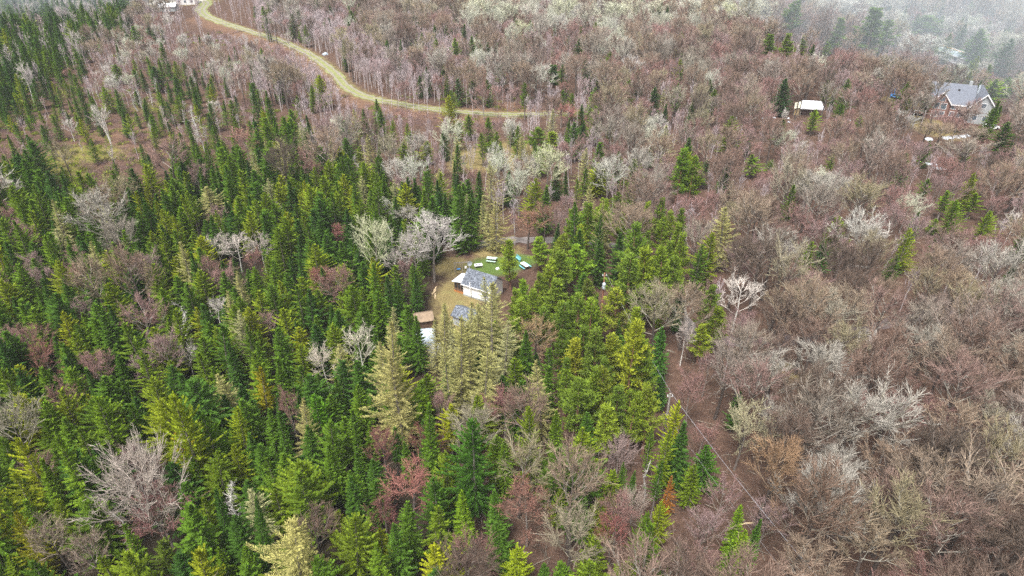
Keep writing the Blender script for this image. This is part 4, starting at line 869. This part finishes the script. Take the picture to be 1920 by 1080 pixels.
# beyond the track
put("aspen", 977, 38, 46, 30, "small pale aspen with a neat round crown beyond the track", "neat round pale aspen", 1, (1.1, 1.1, .95)); put("aspen", 1028, 26, 50, 32); put("aspen", 1050, 32, 46, 36); put("aspen", 1065, -6, 62, 56, "largest pale aspen at the far top of the wood", "largest far aspen", 1, (1.1, 1.1, .95)); put("aspen", 880, 12, 64, 42); put("birch", 1110, 30, 40, 18)
for a in ((1150, 5, 60, 50), (1180, 0, 56, 46), (1235, 0, 50, 40), (900, 0, 50, 40), (955, 5, 50, 40), (990, 5, 50, 36), (1300, 0, 50, 50), (1370, 10, 50, 50), (1445, 0, 56, 56), (1590, 0, 50, 60), (1640, -5, 40, 50)): put("aspen", *a, None, None, None, (1.08, 1.08, rnd.uniform(.9, 1.1)))
put("larch", 1200, 58, 44, 28); put("fir", 870, 46, 62, 22, "tall narrow dark fir in the grey saplings beyond the track", "tall dark fir beyond the track", 2); put("fir", 886, 68, 60, 28); put("spruce", 858, 72, 62, 28, None, None, 3, (.8, .95, .8))
put("pine", 1040, 122, 46, 40, "dark green pine pair standing in reddish bare maples beyond the track", "dark pine pair beyond the track", 1, (.5, .7, .9)); put("fir", 1055, 122, 44, 22)
put("aspen", 1026, 276, 96, 66, "large yellowish aspen behind the pine clearing", "large yellowish aspen", 0, (.95, .95, .75)); put("redmaple", 1060, 194, 58, 46, "pink budding maple at the end of the grassy track", "pink maple at the track's end", 0, (1.15, .8, .8)); put("redmaple", 1173, 156, 58, 40)
put("larch", 693, 252, 90, 42, "grey-tan larch between the track and the dark firs", "grey-tan larch near the track", 0, (.85, .85, 1)); put("aspen", 740, 300, 64, 50, None, None, None, (.95, .9, .95)); put("aspen", 775, 296, 72, 50)
for a in ((850, 302, 62), (803, 322, 84), (897, 322, 62), (1063, 317, 62), (1163, 286, 66), (680, 220, 44, 32), (705, 185, 40, 22)): put("fir", *a)
for a in ((730, 226, 60, 22), (840, 180, 66, 34), (1120, 303, 62, 46), (755, 265, 50, 40), (800, 265, 40, 34), (860, 230, 50, 34), (905, 250, 60, 34), (880, 215, 46, 30)): put("spruce", *a, None, None, None, (1, 1, .8))
put("pine", 1010, 240, 46, 44, "bright round pine behind the large yellowish aspen", "bright round pine", 1); put("pine", 1035, 250, 40, 40); put("fir", 1093, 228, 48, 24); put("fir", 1220, 278, 40, 22); put("pine", 1280, 278, 90, 50, "tall ragged pine standing alone in the bare maples", "tall ragged pine", 0, (.8, .95, .8)); put("pine", 1305, 296, 80, 40)
put("fir", 1474, 148, 66, 36, "dark dense fir beside the white roofed woodshed", "dark fir by the woodshed", 3, (.6, .85, 1.2))
for a in ((1445, 64, 40, 34), (1477, 62, 46, 30), (1510, 68, 38, 22), (1578, 36, 60, 34), (1553, 80, 30, 20), (1495, 4, 66, 50), (1645, 18, 84, 66), (1740, 30, 40, 70), (1670, 40, 60, 40)): put("pine", *a, None, None, None, (.7, .8, .9))
for a in ((1530, 206, 46, 30), (1578, 191, 32, 22), (1615, 217, 34, 22), (1413, 289, 42, 38), (1447, 300, 26, 20), (1563, 288, 38, 18), (1290, 284, 70, 40), (1310, 300, 60, 26), (1740, 336, 34, 30), (1870, 148, 50, 46), (1893, 144, 36, 30)): put("spruce", *a, None, None, None, (1.1, 1.2, .7))
put("fir", 1806, 168, 36, 24, "small dark fir right in front of the brick house", "small fir before the house", 3, (.7, .9, 1)); put("spruce", 1840, 54, 66, 58, None, None, 0, (.7, .9, 1)); put("spruce", 1897, 74, 66, 50, None, None, 2, (.7, .9, 1)); put("spruce", 1890, 230, 56, 50, None, None, 1, (.7, .9, 1))
put("aspen", 1477, 242, 52, 50, "pale green round-crowned aspen in front of the white roofed woodshed", "pale green aspen below the woodshed", 1, (.95, 1, .85)); put("redmaple", 1590, 96, 62, 52); put("birch", 1470, 204, 38, 12, "broken white birch stub near the woodshed's snow scraps", None, 1, (1.1, 1.1, 1.1), (0, .1)); put("birch", 1510, 264, 50, 26); put("aspen", 1742, 64, 66, 84, "wide grey-white bare crown before the long low building", "wide grey-white bare crown", 1, (.95, .95, 1.1))
put("redmaple", 1350, 60, 50, 50); put("redmaple", 1335, 78, 44, 44)

put("maple", 1770, 228, 48, 60); put("redmaple", 1800, 222, 46, 44); put("maple", 1742, 230, 42, 46); put("maple", 1832, 236, 44, 50); put("redmaple", 1778, 214, 30, 34); put("aspen", 1700, 212, 50, 50, None, None, None, (.8, .8, .85))
put("larch", 878, 612, 130, 66); put("larch", 862, 606, 100, 40)

put("larch", 912, 520, 110, 56, None, None, 2); put("larch", 932, 528, 100, 50)

for a in ((980, 562, 76, 46), (1020, 582, 84, 46), (1055, 622, 84, 46), (966, 604, 66, 36), (1000, 545, 70, 40)): put("pine", *a)

put("larch", 874, 572, 105, 60, None, None, 0); put("larch", 850, 600, 90, 50, None, None, 1); put("fir", 778, 590, 84, 40)

put("larch", 838, 566, 100, 50, None, None, 1); put("larch", 814, 600, 80, 36, None, None, 1); put("larch", 895, 568, 110, 56, None, None, 3)

put("maple", 1824, 196, 50, 52); put("redmaple", 1806, 204, 40, 40)

NH = len(TREES)
for t_, ph in ((("aspen", 1150, 5), "tall far aspen"), (("aspen", 1300, 0), "rounded far aspen"), (("aspen", 1445, 0), "wide white far aspen"), (("pine", 1645, 18), "broad dark pine clump"),
              (("fir", 160, 170), "lone fir by white birches"), (("fir", 500, 170), "firs below the bend"), (("pine", 1445, 64), "uphill pine trio"), (("spruce", 1870, 148), "bright spruce beside the house")): land(ph, t_[1], t_[2] + 20)

# ------------------------------------------------------------------ the wild wood: what grows where, read off the photograph in 80 x 60 pixel fields
ZONE = ["B B B l . . L L K K K A A A A A A A R A D D D D", "B B l l l l l L L L L K K R A R R R K R K D D D", "B c l c c l L L L L L K R K R R R R R R R R D D",
        "c c C c c c C x x x x x x x R x R R R R r R r D", "C C C C c c F X X X X X X X R X R R R R R R R R", "F C C C F F F F F X X X X X R R X R R R R R R R",
        "F F F F F F F F F F F X X X R R R R R R R R R R", "F F F F F F F F F F F Y Y P P P R R R R R R R R", "F F F F F F F F F F Y Y Y P P P R R R R R R R R",
        "S F F F F F F F F F Y Y P P P P R R R G G G G G", "S S S F F F F F F T T T P P P m R R G G G G G G", "S S S S S S F F T T T T M P P m R R G G G G G G",
        "S S S S S S F F T M M T M P P m G G G G G G G G", "S S S S S S S F F M M M M P P m G G G G G G G G", "S S S N N S S F F M M M M M M M G G G G G G G G",
        "S S N N S S S S F F M M M M M M G G G G G G G G", "S S S N S S S F F F M M M M M M G G G G G G G G", "S S S S S S S F F F M M M M M M G G G G G G G G"]
ZONE = [row.split() for row in ZONE]
MIX = {"B": (3.5, dict(fir=70, spruce=12, birch=3, sapling=15)), "l": (3.6, dict(sapling=46, redmaple=10, fir=5, maple=20, aspen=6, dead=4, birch=3)), ".": (9, dict(sapling=1)),
       "L": (2.2, dict(sapling=76, maple=10, redmaple=8, fir=4, spruce=1)), "K": (3.5, dict(sapling=30, maple=30, redmaple=14, fir=16, aspen=8)), "A": (4.6, dict(aspen=44, maple=30, redmaple=16, fir=4, birch=6)),
       "R": (3.65, dict(maple=50, redmaple=36, spruce=3, aspen=1, sapling=9, fir=2)), "D": (5.0, dict(maple=48, spruce=16, fir=12, aspen=16, redmaple=8)), "c": (4.5, dict(fir=50, spruce=18, dead=7, birch=6, sapling=12, redmaple=6)),
       "C": (7.5, dict(fir=34, spruce=28, dead=8, sapling=6, maple=6, birch=5)), "x": (4.0, dict(sapling=42, fir=12, spruce=11, redmaple=12, maple=18, larch=5)),
       "r": (7, dict(maple=60, redmaple=40)), "F": (2.45, dict(fir=60, spruce=30, redmaple=3, larch=3, maple=3, dead=1)), "S": (2.4, dict(fir=36, spruce=54, redmaple=5, maple=2, larch=1, dead=2)),
       "X": (3.9, dict(sapling=22, maple=28, redmaple=14, spruce=14, fir=14, larch=6, aspen=2)), "Y": (30, dict(fir=1)), "P": (3.1, dict(pine=78, fir=10, maple=12)),
       "T": (3.3, dict(larch=44, fir=30, maple=20, spruce=6)), "M": (3.0, dict(fir=38, spruce=42, redmaple=8, maple=12)), "m": (3.9, dict(maple=82, fir=10, redmaple=8)),
       "G": (3.5, dict(maple=93, redmaple=7)), "N": (5, dict(redmaple=60, maple=40))}
HT = {"fir": (6.5, 11.5), "spruce": (7.5, 12), "pine": (9, 12), "larch": (9, 13), "maple": (11, 16), "redmaple": (7, 11), "aspen": (9, 13), "birch": (8, 11), "sapling": (7.5, 11), "dead": (5, 9), "bush": (4, 6)}
SPC = {"fir": 1.0, "spruce": 1.1, "sapling": .8, "maple": 1.15, "dead": .9, "redmaple": 1.05}
VIEW = [(838, 470, 900, 566, 118), (838, 472, 1000, 512, 118), (783, 560, 842, 682, 96), (1492, 182, 1546, 216, 195), (1740, 146, 1850, 196, 185), (1762, 252, 1815, 262, 168), (1722, 218, 1756, 256, G(1740, 256).y), (1664, 166, 1692, 190, 195), (1763, 90, 1816, 120, G(1790, 113).y - 8),
        (1122, 508, 1146, 552, 105), (1246, 733, 1266, 778, 70), (303, 4, 337, 22, 330), (330, -4, 480, 60, 300), (1842, 230, 1872, 248, 175), (600, 96, 620, 110, 280), (850, 455, 960, 478, 120), (1225, 600, 1290, 690, 84)]
for i in range(0, len(PATH)):
    q = PX((PATH[i][0], PATH[i][1], 0))
    if 8 < i < 104: VIEW.append((q[0] - 5, q[1] - 4, q[0] + 5, q[1] + 3, PATH[i][1] - (16 if i < 60 else 7)))
for k_ in range(25):
    q3 = P2.lerp(P3, k_ / 24); q = PX(q3); VIEW.append((q[0] - 4, q[1] - 4, q[0] + 4, q[1] + 5, q3.y - 1.5))
cell = 4.0; HASH = {}
def near(x, y, r):
    k = int(r / cell) + 1; cx, cy = int(x // cell), int(y // cell)
    for i in range(cx - k, cx + k + 1):
        for j in range(cy - k, cy + k + 1):
            for (a, b_, q) in HASH.get((i, j), ()):
                if (a - x) ** 2 + (b_ - y) ** 2 < (r * .5 + q * .5) ** 2: return True
    return False
def mark(x, y, r): HASH.setdefault((int(x // cell), int(y // cell)), []).append((x, y, r))
HB = []
for t in TREES:
    mark(t["x"], t["y"], min(3.0, .9 + t["w"] * .28))
    a = PX((t["x"], t["y"], t["h"])); b_ = PX((t["x"], t["y"], 0)); wp = t["w"] / a[2] * F
    kx, ky = (.48, .75) if t["kind"] in ("fir", "spruce", "pine") and a[0] > 1280 else (.22, .42); HB.append((a[0] - wp * kx, a[1] + 2, a[0] + wp * kx, a[1] + (b_[1] - a[1]) * ky, t["y"]))
HBA = np.array(HB); VA = np.array(VIEW, float)
def nfield(x, y, s, k): return math.sin(x / s + 1.7 * k + 1.3 * math.sin(y / s * .8 + k)) * math.cos(y / s * 1.1 + 2.1 * k + math.sin(x / s * .7))
pathA = np.array(PATH)
def try_tree(x, y):
    gz = float(hgt(x, y)); u, v, dep = PX((x, y, gz + 5))
    if u < -60 or u > 1980 or v > 1700 or v < -60: return
    zc = ZONE[max(0, min(17, int(v // 60)))][max(0, min(23, int(u // 80)))]
    sp_, mix = MIX[zc]
    ks = list(mix); wt = [mix[k] * math.exp(1.1 * nfield(x, y, 9 + 2 * i, i + 1)) for i, k in enumerate(ks)]
    kind = rnd.choices(ks, wt)[0]
    r = sp_ * SPC.get(kind, 1) * rnd.uniform(.8, 1.15)
    if near(x, y, r): return
    for (kx, ky, kr) in KEEP:
        if (x - kx) ** 2 + (y - ky) ** 2 < kr * kr: return
    if np.min(np.hypot(pathA[:, 0] - x, pathA[:, 1] - y)) < 3.4: return
    for poly, dd in ((back, 1.6), (lane, 1.3)):
        if float(dist_poly(np.array([x]), np.array([y]), poly)[0]) < dd: return
    lo, hi = HT[kind]; h = rnd.uniform(lo, hi)
    if zc in "cC": h *= .70
    if zc == "l": h *= .72
    if zc == "B": h *= 1.1
    if v > 780 and kind in ("fir", "spruce") and zc in "SFM": h *= rnd.uniform(.85, 1.15)
    var = rnd.randrange(len(PROTO[kind])); pr = PROTO[kind][var]
    w_ = pr[3] * h / pr[2] * rnd.uniform(.85, 1.2) * (1.14 if kind in ("fir", "spruce") and zc not in "cCB" else 1.1)
    top = PX((x, y, gz + h)); bot = PX((x, y, gz)); wp = w_ / dep * F * .5
    x0, x1, y0, y1 = top[0] - wp, top[0] + wp, top[1], bot[1]
    o = (VA[:, 0] < x1) & (VA[:, 2] > x0) & (VA[:, 1] < y1) & (VA[:, 3] > y0) & (VA[:, 4] > y)
    if o.any(): return
    if len(HBA):
        cx, cy = top[0], (top[1] * .75 + bot[1] * .25)
        o = (HBA[:, 0] < cx + wp * .3) & (HBA[:, 2] > cx - wp * .3) & (HBA[:, 1] < bot[1]) & (HBA[:, 3] > top[1]) & (HBA[:, 4] > y)
        if o.any(): return
    mark(x, y, r)
    TREES.append(dict(kind=kind, x=x, y=y, h=h, w=w_, var=var, rz=rnd.random() * 6.28, tilt=None, label=None, col=None, hand=False, lm=None))
for _ in range(NTRY):
    y = 24 + (440 - 24) * rnd.random() ** .85; hw_ = .80 * (y * CP + H * SP) ; x = rnd.uniform(-hw_, hw_)
    try_tree(x, y)

# individuals: the 300 of each kind that show largest; the rest of a kind is one stand
from collections import defaultdict
BYK = defaultdict(list)
for t in TREES:
    a = PX((t["x"], t["y"], t["h"])); b_ = PX((t["x"], t["y"], 0)); t["u"], t["v"] = a[0], a[1] * .6 + b_[1] * .4
    t["size"] = (b_[1] - a[1]) * t["w"] / a[2] * F
    t["inside"] = -5 < t["u"] < 1925 and a[1] < 1075 and b_[1] > 4
    BYK[t["kind"]].append(t)
INDIV, STANDS = [], {}
for k, L in BYK.items():
    L.sort(key=lambda t: (not t["hand"], not t["inside"], -t["size"]))
    n_ = min(300, sum(1 for t in L if t["inside"] or t["hand"]))
    INDIV += L[:n_]; STANDS[k] = L[n_:]

# labels: the nearest, second nearest ... of its kind in a direction from something one can find
ORD = ["nearest", "second nearest", "third nearest", "fourth nearest", "fifth nearest", "sixth nearest", "seventh nearest", "eighth nearest", "ninth nearest", "tenth nearest", "eleventh nearest", "twelfth nearest"]
ORD += [w_ + " nearest" for w_ in "thirteenth fourteenth fifteenth sixteenth seventeenth eighteenth nineteenth twentieth twenty-first twenty-second twenty-third twenty-fourth twenty-fifth twenty-sixth twenty-seventh twenty-eighth twenty-ninth thirtieth".split()]
for p_ in (("pale farmhouse", 352, 4), ("long metal roof", 1790, 105), ("white load by the track", 610, 100), ("bend of the track", 380, 30), ("grey driveway", 960, 452)): land(*p_)
LA = np.array([(u, v) for _, u, v in LAND])
BYI = defaultdict(list)
for t in INDIV: BYI[t["kind"]].append(t)
for k, L in BYI.items():
    P = np.array([(t["u"], t["v"]) for t in L])
    dxy = P[:, None, :] - LA[None, :, :]; dd = np.hypot(dxy[..., 0], dxy[..., 1] * 1.2)
    sec = np.where(np.abs(dxy[..., 0]) > np.abs(dxy[..., 1]), np.where(dxy[..., 0] > 0, 0, 1), np.where(dxy[..., 1] > 0, 2, 3))
    rank = np.full(dd.shape, 999)
    for j in range(len(LA)):
        if L is not None:
            for s_ in range(4):
                ii = np.where((sec[:, j] == s_) & (dd[:, j] > 4))[0]; ii = ii[np.argsort(dd[ii, j])]
                rank[ii, j] = np.arange(len(ii))
    for i, t in enumerate(L):
        if t["label"]: continue
        j = int(np.argmin(rank[i] + dd[i] / 400.0)); r_ = rank[i, j]
        rel = ["to the right of the", "to the left of the", "in front of the", "behind the"][sec[i, j]]
        t["label"] = f"{NOUN[k]} {ORD[min(r_, len(ORD) - 1)]} {rel} {LAND[j][0]}"

PROTO_OBJ = {}
def tree_mats(t): return None
for t in INDIV:
    k = t["kind"]; key = (k, t["var"]); tm, cm, ph, pw = PROTO[k][t["var"]]
    if key not in PROTO_OBJ:
        e = bpy.data.objects.new(NAME[k], None); to = bpy.data.objects.new("trunk", tm); co = bpy.data.objects.new("crown", cm)
        e.empty_display_size = .5
        PROTO_OBJ[key] = (e, to, co); o, a, b_ = e, to, co
    else:
        o, a, b_ = [x.copy() for x in PROTO_OBJ[key]]
    for x in (o, a, b_): C.objects.link(x)
    a.parent = o; b_.parent = o
    o.location = (t["x"], t["y"], float(hgt(t["x"], t["y"])))
    tl = t["tilt"] or (rnd.gauss(0, .035), rnd.gauss(0, .035)); o.rotation_euler = (tl[0], tl[1], t["rz"])
    s_ = t["w"] / pw; o.scale = (s_, s_, t["h"] / ph)
    b_.color = (*(t["col"] or (1, 1, 1)), 1); a.color = (1, 1, 1, 1)
    tag(o, t["label"], CAT[k], GRP[k])

# the rest of each kind: one stand object, its trees real instanced geometry (geometry nodes), kind = stuff
pc = bpy.data.collections.new("stand_sources")
SRC = {}
def source(kind):
    if kind not in SRC:
        c = bpy.data.collections.new(kind + "_sources")
        for i, (tm, cm, ph, pw) in enumerate(PROTO[kind]):
            n1, n2 = len(tm.vertices), len(cm.vertices)
            V = np.zeros((n1 + n2, 3), np.float32); a = np.zeros(n1 * 3, np.float32); tm.vertices.foreach_get("co", a); V[:n1] = a.reshape(-1, 3)
            a = np.zeros(n2 * 3, np.float32); cm.vertices.foreach_get("co", a); V[n1:] = a.reshape(-1, 3)
            me = bpy.data.meshes.new(f"{kind}_stand_{i}")
            fs = [tuple(p.vertices) for p in tm.polygons]
            lt = np.zeros(len(cm.loops), np.int32); cm.loops.foreach_get("vertex_index", lt); ls = lt.reshape(-1, 4) + n1
            me.from_pydata(V.tolist(), [], fs + ls.tolist()); [me.materials.append(m_) for m_ in (tm.materials[0], *cm.materials)]
            mi = np.ones(len(me.polygons), np.int32); mi[:len(fs)] = 0; q_ = np.zeros(len(cm.polygons), np.int32); cm.polygons.foreach_get("material_index", q_); mi[len(fs):] = q_ + 1; me.polygons.foreach_set("material_index", mi)
            me.transform(Matrix.Diagonal((1 / pw, 1 / pw, 1 / ph, 1)))
            c.objects.link(bpy.data.objects.new(f"{i}_{kind}", me))
        SRC[kind] = c
    return SRC[kind]
STAND = {"fir": ("fir_woods", "distant dark firs merging into one wood towards the misty hillside"), "spruce": ("spruce_woods", "small yellow-green spruces scattered through the far woods"),
         "maple": ("maple_woods", "grey-brown bare maples merging into one wood far up the slope"), "redmaple": ("red_maple_woods", "reddish bare maples tinting the far woods"),
         "sapling": ("sapling_thicket", "dense pale thicket of slender bare saplings along the winding track"), "aspen": ("aspen_woods", "pale aspens along the far top of the wood")}
def stand(kind, L):
    nm, lb = STAND.get(kind, (kind + "_woods", "other " + GRP[kind] + " scattered through the wood"))
    me = bpy.data.meshes.new(nm); me.from_pydata([(t["x"], t["y"], float(hgt(t["x"], t["y"]))) for t in L], [], [])
    at = me.attributes.new("rot", 'FLOAT_VECTOR', 'POINT'); at.data.foreach_set("vector", np.array([(rnd.gauss(0, .035), rnd.gauss(0, .035), t["rz"]) for t in L], np.float32).ravel())
    at = me.attributes.new("scl", 'FLOAT_VECTOR', 'POINT'); at.data.foreach_set("vector", np.array([(t["w"], t["w"], t["h"]) for t in L], np.float32).ravel())
    at = me.attributes.new("pick", 'INT', 'POINT'); at.data.foreach_set("value", np.array([t["var"] for t in L], np.int32))
    o = bpy.data.objects.new(nm, me); C.objects.link(o); tag(o, lb, "woods", None, "stuff")
    ng = bpy.data.node_groups.new(nm, 'GeometryNodeTree')
    ng.interface.new_socket("Geometry", in_out='INPUT', socket_type='NodeSocketGeometry'); ng.interface.new_socket("Geometry", in_out='OUTPUT', socket_type='NodeSocketGeometry')
    N = ng.nodes.new; gi, go = N('NodeGroupInput'), N('NodeGroupOutput'); ip = N('GeometryNodeInstanceOnPoints'); ci = N('GeometryNodeCollectionInfo')
    ci.inputs[0].default_value = source(kind); ci.inputs[1].default_value = True; ci.inputs[2].default_value = True
    ip.inputs["Pick Instance"].default_value = True
    def attr(nm_, ty):
        a = N('GeometryNodeInputNamedAttribute'); a.data_type = ty; a.inputs[0].default_value = nm_; return [s for s in a.outputs if s.enabled and s.name == "Attribute"][0]
    er = N('FunctionNodeEulerToRotation'); K = ng.links.new
    K(gi.outputs[0], ip.inputs["Points"]); K(ci.outputs[0], ip.inputs["Instance"]); K(attr("pick", 'INT'), ip.inputs["Instance Index"])
    K(attr("rot", 'FLOAT_VECTOR'), er.inputs[0]); K(er.outputs[0], ip.inputs["Rotation"]); K(attr("scl", 'FLOAT_VECTOR'), ip.inputs["Scale"]); K(ip.outputs[0], go.inputs[0])
    md = o.modifiers.new("stand", 'NODES'); md.node_group = ng
for k, L in STANDS.items():
    if L: stand(k, L)

# ------------------------------------------------------------------ undergrowth: brush twigs and low evergreen tufts
nr = np.random.default_rng(5)
def brush(nm, label, pts, hts, n_tw, mc, r):
    S0, S1 = [], []
    for (x, y), h in zip(pts, hts):
        c = np.array([x, y, float(hgt(x, y)) - .05]); a = nr.normal(0, .28, (n_tw, 3)) * h; a[:, 2] = 0
        d = nr.normal(0, .42, (n_tw, 3)) * h; d[:, 2] = h * nr.uniform(.5, 1.1, n_tw)
        S0.append(c + a); S1.append(c + a + d)
    S0, S1 = np.concatenate(S0), np.concatenate(S1)
    me = np_mesh(nm, *prisms(S0, S1, np.full(len(S0), r), np.full(len(S0), r * .5))); me.materials.append(mc)
    o = bpy.data.objects.new(nm, me); C.objects.link(o); tag(o, label, "brush", None, "stuff"); return o
bp1, bp2, bp3 = [], [], []
for _ in range(26000):
    y = 40 + 390 * rnd.random(); hw_ = .78 * (y * CP + H * SP); x = rnd.uniform(-hw_, hw_)
    u, v, dep = PX((x, y, 0))
    zc = ZONE[max(0, min(17, int(v // 60)))][max(0, min(23, int(u // 80)))]
    if np.min(np.hypot(pathA[:, 0] - x, pathA[:, 1] - y)) < 2.4 or any((x - a) ** 2 + (y - b_) ** 2 < c * c for a, b_, c in KEEP): continue
    if zc in "Cclx" and nfield(x, y, 14, 3) > -.45: (bp1 if rnd.random() < (.62 if v > 170 and u < 420 else .9) else bp3).append((x, y))
    elif zc in "RGmMNrXKA" and rnd.random() < (.2 if zc in "GmN" else .35): bp2.append((x, y))
brush("brush", "purplish bare brush covering the old clearing and the track's edges", bp1, [rnd.uniform(.7, 1.9) for _ in bp1], 22, M["brush"], .02)
M["under"] = foliage("undergrowth_twigs", [(0, (.15, .115, .085)), (1, (.15, .115, .085))], (.4, 1.7), 0)
brush("undergrowth", "fine reddish undergrowth twigs on the floor of the bare maple wood", bp2, [rnd.uniform(.5, 1.8) for _ in bp2], 14, M["under"], .018)
B, D, W = [], [], []
for (x, y) in bp3:
    for q in range(40):
        B.append((x + rnd.gauss(0, .5), y + rnd.gauss(0, .5), float(hgt(x, y)) + rnd.uniform(0, .5))); d = Vector((rnd.gauss(0, .3), rnd.gauss(0, .3), .35)); D.append(d); W.append(d.cross(Vector((rnd.gauss(0, 1), rnd.gauss(0, 1), .1))).normalized() * .08)
me = np_mesh("ground_juniper", *leaves(B, D, W)); M["juniper"] = foliage("juniper", [(0, (.20, .24, .025)), (1, (.20, .24, .025))], (.4, 1.6)); me.materials.append(M["juniper"])
o = bpy.data.objects.new("ground_juniper", me); C.objects.link(o); tag(o, "low yellow-green juniper tufts spread over the old clearing", "shrubs", None, "stuff")

S0, S1, ra = [], [], []
for _ in range(5200):
    y = 42 + 190 * rnd.random() ** 1.2; hw_ = .78 * (y * CP + H * SP); x = rnd.uniform(-hw_ * .3, hw_); u, v, dep = PX((x, y, 0))
    if ZONE[max(0, min(17, int(v // 60)))][max(0, min(23, int(u // 80)))] not in ("R", "G", "M", "m", "X", "r"): continue
    a = rnd.random() * 6.28; l_ = rnd.uniform(.5, 3.2) * rnd.random() + .4; z_ = float(hgt(x, y)) + rnd.uniform(.03, .3)
    S0.append((x, y, z_)); S1.append((x + l_ * math.cos(a), y + l_ * math.sin(a), z_ + rnd.uniform(-.1, .35))); ra.append(rnd.uniform(.015, .06))
me = np_mesh("fallen_branches", *prisms(S0, S1, np.array(ra), np.array(ra) * .5)); M["fallen"] = foliage("fallen_wood", [(0, (.30, .26, .21)), (1, (.30, .26, .21))], (.3, 1.6), 0); me.materials.append(M["fallen"])
o = bpy.data.objects.new("fallen_branches", me); C.objects.link(o); tag(o, "fallen branches and sticks littering the floor of the bare maple wood", "branches", None, "stuff")

# ------------------------------------------------------------------ air
def volume(nm, mb, dens, col):
    m = bpy.data.materials.new(nm); m.use_nodes = True; n = m.node_tree; n.nodes.clear()
    v = n.nodes.new("ShaderNodeVolumePrincipled"); v.inputs["Color"].default_value = (*col, 1); v.inputs["Density"].default_value = dens; v.inputs["Anisotropy"].default_value = -.25
    out = n.nodes.new("ShaderNodeOutputMaterial"); n.links.new(v.outputs[0], out.inputs["Volume"])
    o = mb.build(nm, m); tag(o, kind="stuff"); return o
HAZE(volume)
